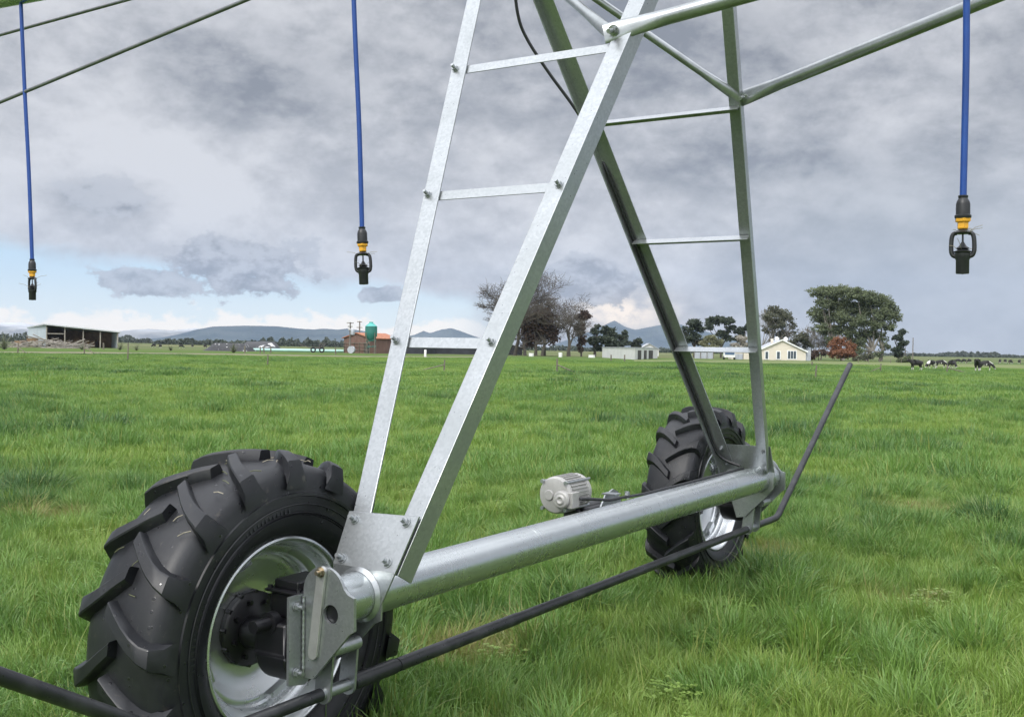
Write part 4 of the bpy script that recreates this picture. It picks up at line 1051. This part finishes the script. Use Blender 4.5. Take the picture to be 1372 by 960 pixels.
for a in (45, 135, 225, 315):
    m = MB(); c_, s_ = math.cos(R(a)) * r, math.sin(R(a)) * r; m.tube([(c_, s_, 0), (c_, s_, z0 + .6)], .07, 8); obj('leg', m, grey_post, t)
m = MB()
for z in (1.0, 2.0):
    for a in (45, 135, 225, 315): m.tube([(math.cos(R(a)) * r, math.sin(R(a)) * r, z), (math.cos(R(a + 90)) * r, math.sin(R(a + 90)) * r, z + .4)], .05, 6)
obj('frame', m, silo_m, t)
def power_pole(px, Y, py, label, arms, xf=None, r=.16):
    p = gp(px, Y); h = hz(px, py, Y); t = empty('power_pole', p); tag(t, label, 'power pole', 'power poles across the farm')
    m = MB(); m.tube([(0, 0, 0), (0, 0, h)], [r, r * .7], 10); obj('pole', m, pole_m, t, 40)
    for z, w in arms:
        m = MB(); m.box((0, -r, h - z), (w, .12, .12)); ca = obj('crossarm', m, pole_m, t)
        m = MB()
        for k in (-.45, -.2, .2, .45): m.tube([(k * w, -r, h - z + .06), (k * w, -r, h - z + .26)], [.05, .07], 8)
        obj('insulator', m, white_p, ca)
    if xf: m = MB(); m.lathe([(0, 0), (.32, 0), (.36, .1), (.36, .9), (.30, 1.0), (0, 1.0)], (xf, -.35, h - 2.2), (0, 0, 1), 16); obj('transformer', m, grey_roof, t, 40)
power_pole(469, 190, 431.5, 'nearer power pole with a transformer, left of the green silo', [(.15, 1.2), (.75, .8), (1.4, .5)], .48)
power_pole(481.5, 204, 430, 'second power pole, directly left of the green silo', [(.15, .9), (1.2, 1.1)])
power_pole(1223, 190, 452, 'lone plain pole standing in the open right of the gum tree', [], r=.10)
# pale green wrapped bale row, silage stacks, rake
def wrapped(px0, px1, Y, py, label):
    a, b = gp(px0, Y), gp(px1, Y + 6); t = empty('wrapped_bale_row', a); tag(t, label, 'bale row'); h = hz((px0 + px1) / 2, py, Y) / 2
    n = max(8, int((b - a).length / 1.3)); pts = [Vector((0, 0, h * .96)) + (b - a) * i / n for i in range(n + 1)]
    m = MB(); m.tube(pts, [h * (.8 if i in (0, n) else 1 + .035 * math.sin(i * 2.4)) for i in range(n + 1)], 14); obj('wrap', m, tube_m, t, 60)
wrapped(336, 466, 196, 467.2, 'long pale green plastic wrapped bale row behind the far fence')
def mound(px0, px1, Y, py, mat, label, seed):
    a, b = gp(px0, Y), gp(px1, Y); h = hz((px0 + px1) / 2, py, Y); W = (b - a).length; m = MB(); n, k = 28, 10; vs = []
    for i in range(n + 1):
        for j in range(k + 1):
            u, v = i / n, j / k; e = min(1, min(u, 1 - u) * 5) ** .6 * min(1, min(v, 1 - v) * 3.2) ** .7
            vs.append(((u - .5) * W, (v - .5) * 9, h * e * (1 + .12 * mnoise.noise(Vector((u * 6, v * 5, seed)))) - .02))
    m.add(vs, [(i * (k + 1) + j, (i + 1) * (k + 1) + j, (i + 1) * (k + 1) + j + 1, i * (k + 1) + j + 1) for i in range(n) for j in range(k)])
    o = obj('silage_stack', m, mat, None, 60, gp((px0 + px1) / 2, Y)); tag(o, label, 'silage stack')
mound(280, 338, 192, 459.5, stack_m, 'black silage stack dotted with white weighted tyres', 1)
def m_stack2(put, bump, b):
    o = coord(); n = noise(o, .30, 3, .5, .4); put('Base Color', mixc(sstep(n, .58, .62), (.014, .014, .016), (.70, .70, .69))); put('Roughness', .4)
mound(322, 375, 204, 457.5, material('black_white_sheet', m_stack2), 'long silage stack under black sheet with white patches, behind the pale green bale row', 2)
def hay_rake():
    t = empty('hay_rake', gp(426, 188)); tag(t, 'dark hay rake with raised tines and arms parked in front of the bale row', 'farm machine')
    m = MB(); m.box((0, 0, .8), (2.0, .5, .35)); m.tube([(-1, 0, .8), (-3.2, 0, 1.35)], .06, 6); obj('frame', m, machine, t)
    for x in (-.75, .75):
        m = MB(); m.lathe([(.25, -.12), (.48, -.12), (.5, 0), (.48, .12), (.25, .12)], (x, -.35, .5), (0, 1, 0), 20, closed=True); obj('wheel', m, rubber, t, 40)
    for x in (.1, .5, .9):
        m = MB(); m.tube([(x, 0, .9), (x + .5, 0, 1.75)], .07, 6); obj('arm', m, machine, t)
    m = MB(); 
    for i in range(10): m.tube([(-.9 + .2 * i, .1, .8), (-1.0 + .22 * i, -.3, 1.25)], .025, 4)
    obj('tine', m, machine, t)
hay_rake()
t = empty('yard_wheel', gp(471, 187)); tag(t, 'pale round drum lying by the foot of the transformer pole', 'drum'); m = MB(); m.lathe([(0, -.3), (.62, -.3), (.62, .3), (0, .3)], (0, 0, .62), (.3, 1, 0), 24); obj('drum', m, grey_roof, t, 40)
# low dark shed behind the leg and bits in the yard
t = empty('low_shed', gp(606, 214)); tag(t, 'low long dark roofed shed seen between the white legs', 'shed'); s = 214 / F_PX
m, rf = MB(), MB(); gable(m, rf, 10, 4, 1.1, 1.7); obj('wall', m, dark_in, t); obj('roof', rf, grey_roof, t); t.scale = (1, 1, 1)
t = empty('low_shed', gp(686, 222)); tag(t, 'small dark shed with a pale roof just right of the sloping white leg', 'shed')
m, rf = MB(), MB(); gable(m, rf, 4.2, 4, 1.5, 2.0); obj('wall', m, dark_in, t); obj('roof', rf, shed_roof, t)
def drum(px, Y, r, h, mat, label, cat='drum', name='drum'):
    m = MB(); m.lathe([(0, 0), (r, 0), (r * 1.04, h * .05), (r, h * .5), (r * 1.04, h * .95), (r * .9, h), (0, h)], (0, 0, 0), (0, 0, 1), 16); o = obj(name, m, mat, None, 40, gp(px, Y)); tag(o, label, cat)
drum(570, 150, .16, 1.0, white_p, 'short white marker post standing alone between the white legs', 'post', 'marker_post')
drum(712, 190, .42, .55, white_p, 'white tub at the foot of the brown trees')
drum(793, 186, .55, .45, white_p, 'white rounded tub left of the white hut', 'tub', 'tub')
drum(751, 185, .30, .75, white_p, 'upright white box under the bare oak', 'box', 'trough_box')
def hut():
    Y = gy(808, 478.5); t = empty('hut', gp(830, Y)); tag(t, 'long white corrugated hut with dark doorways on its right end', 'hut')
    o = t.location
    A = gp(807, gy(807, 478.8)) - o; B = gp(851, gy(851, 481.6)) - o; Cc = gp(881, gy(881, 479.8)) - o; D = A + (Cc - B)
    h = hz(851, 466.3, B.y + o.y); m = MB(); q = [A, B, Cc, D]
    vs = q + [k + Vector((0, 0, h)) for k in q]; m.add(vs, [(3, 2, 1, 0), (0, 1, 5, 4), (1, 2, 6, 5), (2, 3, 7, 6), (3, 0, 4, 7)]); obj('wall', m, white_iron, t)
    m = MB(); cen = (A + B + Cc + D) / 4; r = [cen + (k - cen) * 1.015 + Vector((0, 0, h)) for k in q]; rr = r + [k + Vector((0, 0, .16)) for k in r]
    m.add(rr, [(3, 2, 1, 0), (4, 5, 6, 7), (0, 1, 5, 4), (1, 2, 6, 5), (2, 3, 7, 6), (3, 0, 4, 7)]); obj('roof', m, shed_roof, t)
    d = (Cc - B).normalized(); n = Vector((d.y, -d.x, 0)); L = (Cc - B).length
    for f, w in ((.10, .13), (.35, .11), (.56, .19)):
        m = MB(); p0 = B + d * L * f + n * .03; p1 = p0 + d * L * w; vs = [p0, p1]
        m.add([p0, p1, p1 + n * .03, p0 + n * .03] + [k + Vector((0, 0, h * .82)) for k in (p0, p1, p1 + n * .03, p0 + n * .03)], [(0, 3, 2, 1), (4, 5, 6, 7), (0, 1, 5, 4), (1, 2, 6, 5), (2, 3, 7, 6), (3, 0, 4, 7)]); obj('door', m, door_dark, t)
hut()
t = empty('barn', gp(868, 260)); tag(t, 'pale low roof shape standing in for haze behind the white hut', 'barn')  # pale shed shape added in place of a dome of haze
m, rf = MB(), MB(); gable(m, rf, 4.6, 5, 1.6, 2.9); obj('wall', m, white_iron, t); obj('roof', rf, shed_roof, t)
# house
def house():
    Y = 208; s = Y / F_PX; p = gp(1042, Y); t = empty('house', p, R(-4)); tag(t, 'cream weatherboard house with a white trimmed gable and three windows', 'house')
    W = 62 * s; h = hz(1081, 471.5, Y); hr = hz(1042, 456.5, Y); m, rf = MB(), MB(); gable(m, rf, W, 9, h, hr, .25, .12); obj('wall', m, cream, t); obj('roof', rf, grey_roof, t)
    m = MB(); w2 = W / 2 + .3; k = (hr - h) / (W / 2)
    for sg in (-1, 1):
        a = Vector((0, -4.83, hr + .04)); b = Vector((sg * w2, -4.83, h - k * .3 + .04)); m.add([a, b, b + Vector((0, 0, .24)), a + Vector((0, 0, .24)), a + Vector((0, -.06, 0)), b + Vector((0, -.06, 0)), b + Vector((0, -.06, .24)), a + Vector((0, -.06, .24))], [(0, 1, 2, 3), (7, 6, 5, 4), (0, 4, 5, 1), (3, 2, 6, 7), (0, 3, 7, 4), (1, 5, 6, 2)])
    obj('bargeboard', m, white_p, t)
    for (cx_, w, cy_, hh) in ((1022.5, 4, 475.5, 9.5), (1037.5, 4.4, 475.5, 9.5), (1055, 11, 475, 10)):
        x = (cx_ - 1042) * s; z = hz(cx_, cy_, Y); m = MB(); m.box((x, -4.53, z), (w * s + .24, .07, hh * s + .24)); f = obj('window', m, white_p, t)
        n = 3 if w > 8 else 1; m = MB()
        for i in range(n): m.box((x + (i - (n - 1) / 2) * w * s / n, -4.585, z), (w * s / n - .10, .03, hh * s - .04)); 
        obj('pane', m, glass_m, f)
    m = MB(); m.box((W / 2 + .5, -1, 1.0), (1.0, 6, 2.0)); obj('annexe', m, grey_roof, t)
    for px in (1037, 1048.5):
        m = MB(); m.lathe([(0, .10), (.3, .05), (.42, -.06), (.3, .0), (0, .05)], ((px - 1042) * s, -3.2, hr + .35), (.2, -1, .3), 20); m.tube([((px - 1042) * s, -3.1, hr - .3), ((px - 1042) * s, -3.1, hr + .4)], .05, 6); obj('satellite_dish', m, white_p, t, 40)
    m = MB(); m.box((-(1042 - 1033) * s, -1, hr - .1), (.45, .45, 1.0)); obj('chimney', m, cream, t)
    m = MB(); m.box((-W / 2 - 2.2, 1.5, 1.1), (4.4, 5, 2.2)); obj('side_wing', m, cream, t)
    m = MB(); m.box((-W / 2 - 2.3, 1.5, 2.27), (4.8, 5.4, .12)); obj('wing_roof', m, shed_roof, t)
house()
t = empty('van', gp(977, 200), R(-8)); tag(t, 'small blue and white van parked left of the house', 'van')
m = MB(); m.box((0, 0, .95), (2.0, 3.6, 1.15)); m.box((0, .2, 1.55), (1.8, 2.8, .5)); obj('body', m, white_p, t, bevel=.08)
m = MB(); m.box((0, -1.83, 1.25), (1.7, .05, .75)); obj('window', m, van_m, t)
for x in (-.95, .95):
    for y in (-1.2, 1.2): m = MB(); m.lathe([(0, -.1), (.32, -.1), (.32, .1), (0, .1)], (x, y, .32), (1, 0, 0), 16); obj('wheel', m, rubber, t, 40)
t = empty('fence', gp(943, 205)); tag(t, 'grey panelled yard fence between the far ladder legs', 'fence')
m = MB(); m.box((0, 0, .62), (3.6, .08, 1.15)); obj('panel', m, grey_roof, t)
for i in range(4): m = MB(); m.box((-1.8 + 1.2 * i, -.08, .66), (.1, .1, 1.32)); obj('post', m, grey_post, t)
t = empty('fence', gp(990, 203)); tag(t, 'short grey panel fence between the van and the house', 'fence')
m = MB(); m.box((0, 0, .55), (1.6, .08, 1.05)); obj('panel', m, grey_roof, t)
for i in range(2): m = MB(); m.box((-.8 + 1.6 * i, -.08, .6), (.1, .1, 1.2)); obj('post', m, grey_post, t)
# fence posts
def fence_post(px, pyb, pyt, label, strut=None, w=1.0):
    Y = gy(px, pyb); p = gp(px, Y); h = hz(px, pyt, Y); g = np.random.default_rng(int(px)); m = MB(); r = max(.05, .075 * w * Y / 110)
    m.tube([(0, 0, -.1), (g.normal(0, .03), g.normal(0, .03), h)], [r, r * .85], 8)
    t = empty('fence_post', p); tag(t, label, 'fence post', 'wooden fence posts across the pasture'); obj('post', m, grey_post, t, 40)
    if strut: m = MB(); m.tube([(0, 0, h * .6), (strut * .75, -.4, .03)], r * .6, 8); obj('strut', m, grey_post, t, 40)
fence_post(24, 474, 459, 'fence post at the left edge in front of the flax plant', 1.6)
fence_post(113, 474, 459.5, 'fence post with a slanting strut in front of the open shed', 1.9)
fence_post(139, 468, 459, 'short thick fence post at the mouth of the open shed', None, 1.2)
fence_post(171.5, 484, 459, 'thin tall fence post in the pasture right of the open shed')
fence_post(328, 473, 463, 'fence post before the left end of the pale green bale row')
fence_post(349, 473, 464, 'fence post before the pale green bale row near its left end')
fence_post(354, 473, 464, 'close neighbour post, second before the pale green bale row')
fence_post(363, 473, 464, 'third of the posts before the pale green bale row')
fence_post(359, 491, 475, 'lone grey fence post in the grass below the bale row')
fence_post(450, 475, 465, 'fence post before the right end of the bale row')
fence_post(595.5, 498, 482, 'fence post with a slanting strut between the two white legs', -2.0, .9)
fence_post(747, 501, 480, 'thick fence post with a slanting strut below the bare oak', 1.7, 1.3)
fence_post(819, 483, 475, 'fence post against the long side of the white hut')
fence_post(837, 484, 475, 'fence post near the front corner of the white hut')
fence_post(1093, 508, 489, 'plain fence post in front of the low red tinged bush')
fence_post(1088, 490, 484, 'tiny fence post just below the house corner')
fence_post(1180, 500, 487, 'leaning fence post with a strut left of the cows', -1.6, .8)
fence_post(1269.5, 499, 488, 'fence post with a slanting strut among the cows', 2.0, 1.1)
m = MB(); g = np.random.default_rng(8)
for i in range(16):
    fx = 1150 + i * 14.5
    fence_post(fx, 485.5 + i * .15, 479.8 + i * .28, 'thin post of the distant fence line behind the cows, one of a long even row', None, .5)
# cows
def cow_mesh(graze):
    V = []; E = []; Rr = []
    def v(p, r, par=None):
        V.append(p); Rr.append(r); 
        if par is not None: E.append((par, len(V) - 1))
        return len(V) - 1
    a = v((.0, 0, .98), (.33, .36)); b = v((-.45, 0, .98), (.30, .34), a); c = v((.45, 0, 1.0), (.29, .31), a); d = v((.74, 0, 1.02), (.20, .24), c)
    if graze: n = v((-.80, 0, .80), (.15, .20), b); h = v((-1.08, 0, .42), (.12, .13), n); mz = v((-1.20, 0, .17), (.085, .08), h)
    else: n = v((-.80, 0, 1.16), (.15, .20), b); h = v((-1.06, 0, 1.30), (.13, .14), n); mz = v((-1.33, 0, 1.16), (.085, .085), h)
    for s_ in (-1, 1):
        e = v((h and V[h][0] + .02, s_ * .20, V[h][2] + .08), (.05, .03), h)
        f = v((-.48, s_ * .19, .72), (.12, .13), b); k = v((-.50, s_ * .18, .40), (.065, .065), f); w = v((-.47, s_ * .18, .03), (.055, .055), k)
        f = v((.58, s_ * .20, .75), (.15, .17), c); k = v((.48, s_ * .19, .58), (.10, .11), f); q = v((.66, s_ * .19, .40), (.06, .06), k); w = v((.60, s_ * .18, .03), (.055, .055), q)
    t = v((.90, 0, .95), (.035, .035), d); t2 = v((.95, 0, .5), (.03, .03), t); v((.96, 0, .32), (.05, .05), t2)
    ud = v((.36, 0, .66), (.13, .13), c)
    me = bpy.data.meshes.new('cow'); me.from_pydata(V, E, []); me.update(); return me, Rr
protos_cow = {}
def cow(px, py, hd, rz, graze, mat, label, size=.75, group='young cattle grazing at the right of the pasture', Y=None):
    key = (graze, mat.name)
    Yc = Y or gy(px, py)
    if key not in protos_cow:
        me, Rr = cow_mesh(graze); me.materials.append(mat); o = bpy.data.objects.new('cow', me); C.objects.link(o)
        md = o.modifiers.new('skin', 'SKIN'); md.use_smooth_shade = True
        for i, r in enumerate(Rr): me.skin_vertices[0].data[i].radius = r
        me.skin_vertices[0].data[0].use_root = True
        sb_ = o.modifiers.new('sub', 'SUBSURF'); sb_.levels = 1; sb_.render_levels = 1
        protos_cow[key] = o
    else: o = protos_cow[key].copy(); C.objects.link(o)
    o.location = gp(px, Yc); o.rotation_euler = (0, 0, rz); o.scale = (size,) * 3; tag(o, label, 'cow', group); return o
cow(1228, 496.0, 1, .15, False, cow_dark, 'black cow walking left with its head out, leftmost of the group', .78)
cow(1248, 494.0, 1, .45, True, cow_pied, 'mostly white pied cow grazing with its head down', .72)
cow(1261, 493.0, 1, 2.6, True, cow_pied, 'black and white cow turned right behind the mostly white grazing one', .72)
cow(1276, 493.8, 1, 1.75, True, cow_dark, 'black cow seen end on beside the strutted fence post', .75)
cow(1310, 497.0, 1, 1.1, False, cow_dark, 'large black cow facing away at the right end of the group', .86)
cow(1321, 496.4, 1, 2.7, True, cow_pied, 'pied cow half hidden behind the large black cow on the right', .78)
for i, px in enumerate((1284, 1292, 1299, 1340, 1347, 1354, 1366, 243, 258, 275, 206, 215)):
    cow(px, 0, 1, random.uniform(0, 6), True, cow_dark, 'tiny dark cow in the distance beyond the fence line' if px > 1000 else 'tiny dark cow far off between the open shed and the silage stack', .62,
        'far off cattle on the right horizon' if px > 1000 else 'far off cattle beyond the left fence', Y=205 + (i * 37 % 30) if px > 1000 else 235 + (i * 37 % 50))
# far tree belts
def tree_belt(px0, px1, Y, hmin, hmax, n, seed, label, jag=.05):
    g = np.random.default_rng(seed); u = g.uniform(0, 1, n); P = []
    for k in u:
        px = px0 + (px1 - px0) * k; e = min(1, 8 * min(k, 1 - k)) ** .5
        hh = (hmin + (hmax - hmin) * max(0, .5 + 1.0 * mnoise.noise(Vector((px * jag, seed, 0))) + .5 * mnoise.noise(Vector((px * jag * 5, seed, 3))))) * e
        q = gp(px, Y + g.uniform(-.02, .02) * Y); P.append((q.x, q.y, g.uniform(0, 1) * hh))
    o = leaf_obj('treeline', *leaf_cloud(P, Y * .0012, seed), lf_far, None); tag(o, label, 'treeline', kind='stuff'); return o
tree_belt(205, 345, 520, 1.2, 3.4, 5000, 1, 'dark shelter belt below the long hill')
tree_belt(330, 480, 560, 1.8, 4.6, 6000, 2, 'dark shelter belt behind the silage stacks', .12)
tree_belt(-80, 50, 480, 1.5, 5.0, 3500, 3, 'dark trees behind the log pile', .1)
tree_belt(150, 205, 700, 2.0, 4.5, 1500, 7, 'thin far hedge right of the open shed')
tree_belt(640, 1010, 600, 1.2, 3.2, 7000, 4, 'low far hedge behind the farm trees')
tree_belt(1150, 1500, 900, 1.2, 3.0, 8000, 5, 'flat dark far hedge on the right horizon')
tree_belt(1255, 1345, 1000, 2.0, 6.0, 2500, 6, 'slightly higher far wood on the right horizon')

# ------------------------------------------------------------------ sky and light
SUN_EL, SUN_AZ = R(42), R(215)                    # azimuth clockwise from +Y, behind the camera to the left
w = bpy.data.worlds.new("World"); scene.world = w; w.use_nodes = True; nt = w.node_tree; X.nt = nt
bg = nt.nodes['Background']
sky = nt.nodes.new('ShaderNodeTexSky'); sky.sky_type = 'NISHITA'; sky.sun_disc = False; sky.sun_elevation = SUN_EL; sky.sun_rotation = SUN_AZ
dirn = coord('Generated'); dx, dy, dz = sep(dirn)
az = fn('ARCTAN2', dx, dy) * 57.2958; el = fn('ARCSINE', dz) * 57.2958
pl_ = vec(dx / (fn('ABSOLUTE', dz) + .35), dy / (fn('ABSOLUTE', dz) + .35), dz * 2)
sph = vec(az * .1, el * .15, 0.0)
n1 = noise(pl_, 1.3, 9, .55, .2); n2 = noise(sph, 1.25, 10, .56, .15); n3 = noise(sph, 4.2, 9, .60, .1); n4 = noise(sph, 11, 8, .64, .1)
n3b = noise(vec(az * .1, el * .15 + .055, 0.0), 4.2, 9, .60, .1); n2b = noise(vec(az * .1, el * .15 + .16, 0.0), 1.25, 10, .56, .15)
relief = (n3 - n3b) * .55 + (n2 - n2b) * .75
cl = n1 * .30 + n2 * .48 + n3 * .17 + n4 * .05
def blob(a, e, ra, re): return fn('MULTIPLY', 1.0, fn('EXPONENT', 0 - ((az - a) / ra * ((az - a) / ra) + (el - e) / re * ((el - e) / re))))
tone = sstep(cl, .40, .59)
dark_bias = blob(-12, 13.5, 6, 2.4) * .42 + blob(14, 9.4, 5.5, 1.5) * .46 + blob(25, 13, 4, 2.6) * .45 + blob(4, 16.5, 9, 2.6) * .42 + blob(11, 15, 6, 3.2) * .30 - blob(-16, 8, 9, 2.6) * .22 - blob(-1, 6.5, 7, 3.5) * .20 - blob(9, 7, 4, 2) * .18 - blob(18, 5.5, 9, 1.6) * .05 + blob(20, 2.5, 10, 3.5) * .16 + blob(-21, 7.3, 3.2, .9) * .35
tone = fn('MINIMUM', fn('MAXIMUM', tone * .62 + .28 + relief * .8 - dark_bias, 0.0), 1.0)
cloud = mixc(tone, (1.95, 2.12, 2.45), (5.6, 5.68, 5.95))
rightc = sstep(az, 6, 20) * (1 - sstep(el, 5, 12))
cloud = mixc(rightc * .6, cloud, (3.0, 3.35, 3.75))
# clear strip low on the left
edge = 4.6 - sstep(az, -26, -3) * 1.9 + (n2 - .5) * 3.6
strip_m = (1 - sstep(el - edge, -.6, .5)) * (1 - sstep(az + (n3 - .5) * 5, -3.5, .5))
skyc = X(sky.outputs[0])
clear = mixc(.18, mixc(sstep(el, .3, 4.4), (7.4, 8.2, 8.3), (4.5, 6.4, 8.0)), skyc)
col = mixc(strip_m, cloud, clear)
# cream clouds over the hills and the glow by the peak
crm = (1 - sstep(el - (n3 - .38) * 4.2 - blob(-14, 1, 9, 9) * .2, .3, .9)) * (1 - sstep(az, -4, 0)) * sstep(el, -1, .3)
col = mixc(crm * .85, col, (9.4, 8.6, 7.6))
glow = blob(5.6, 1.9, 2.6, 1.0) * sstep(n3, .25, .6)
col = mixc(fn('MINIMUM', glow * 1.15, .95), col, (9.8, 8.3, 6.6))
# small dark cumulus
def puff(a, e, ra, re, k=.9):
    s_ = blob(a, e, ra, re) + (n3 - .5) * 1.7 + (n4 - .5) * 1.0
    return sstep(s_, .34, .58) * k * sstep(blob(a, e, ra * 1.3, re * 1.3), .12, .35)
pf = fn('MAXIMUM', fn('MAXIMUM', puff(-14.2, 4.0, 4.0, 1.7, .97), puff(-18.4, 2.9, 2.6, .8)), fn('MAXIMUM', puff(-6.9, 2.65, 1.2, .45), fn('MAXIMUM', puff(3.4, 3.5, 4.0, 1.3, .8), puff(-20.8, 7.0, 3.0, 1.0, .7))))
pcol = mixc(sstep(n3 * .35 + n4 * .35 + .15 + relief * .9 + (el - 3.6) * .05, .40, .62), (1.7, 1.85, 2.2), (4.0, 4.2, 4.6))
col = mixc(pf, col, pcol)
# brighter cloud overhead and behind the camera
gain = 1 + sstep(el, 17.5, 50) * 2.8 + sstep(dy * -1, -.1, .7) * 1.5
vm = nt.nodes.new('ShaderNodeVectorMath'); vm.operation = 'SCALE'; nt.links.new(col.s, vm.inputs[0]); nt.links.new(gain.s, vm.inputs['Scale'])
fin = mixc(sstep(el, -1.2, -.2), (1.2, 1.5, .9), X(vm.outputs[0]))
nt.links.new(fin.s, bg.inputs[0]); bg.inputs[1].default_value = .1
w.cycles.sampling_method = 'MANUAL'; w.cycles.sample_map_resolution = 1024

sd = bpy.data.lights.new('sun', 'SUN'); sd.energy = 1.5; sd.angle = R(14); sd.color = (1, .96, .90)
so = bpy.data.objects.new('sun', sd); C.objects.link(so)
sdir = Vector((math.sin(SUN_AZ) * math.cos(SUN_EL), math.cos(SUN_AZ) * math.cos(SUN_EL), math.sin(SUN_EL)))
so.rotation_euler = (-sdir).to_track_quat('-Z', 'Y').to_euler()

# ------------------------------------------------------------------ air
HAZE = True
if HAZE:
    m = MB(); m.box((0, 3400, 249), (14400, 7600, 500)); hzm = bpy.data.materials.new('haze_air'); hzm.use_nodes = True
    n_ = hzm.node_tree.nodes; n_.remove(n_['Principled BSDF']); pv = n_.new('ShaderNodeVolumePrincipled'); pv.inputs['Color'].default_value = (.66, .79, 1, 1); pv.inputs['Density'].default_value = .00007; pv.inputs['Anisotropy'].default_value = 0.0
    hzm.node_tree.links.new(pv.outputs[0], n_['Material Output'].inputs['Volume']); hzm.cycles.homogeneous_volume = True
    tag(obj('haze', m, hzm), kind='stuff')

# ------------------------------------------------------------------ render settings
vs = scene.view_settings; vs.view_transform = 'Standard'; vs.look = 'None'; vs.exposure = 0.35; vs.gamma = 1.0; vs.use_curve_mapping = False
cy = scene.cycles; cy.use_denoising = True; cy.denoiser = 'OPENIMAGEDENOISE'; cy.max_bounces = 6; cy.diffuse_bounces = 3; cy.glossy_bounces = 4; cy.transmission_bounces = 3; cy.volume_bounces = 0; cy.caustics_reflective = False; cy.caustics_refractive = False
cy.use_adaptive_sampling = True; cy.adaptive_threshold = .01
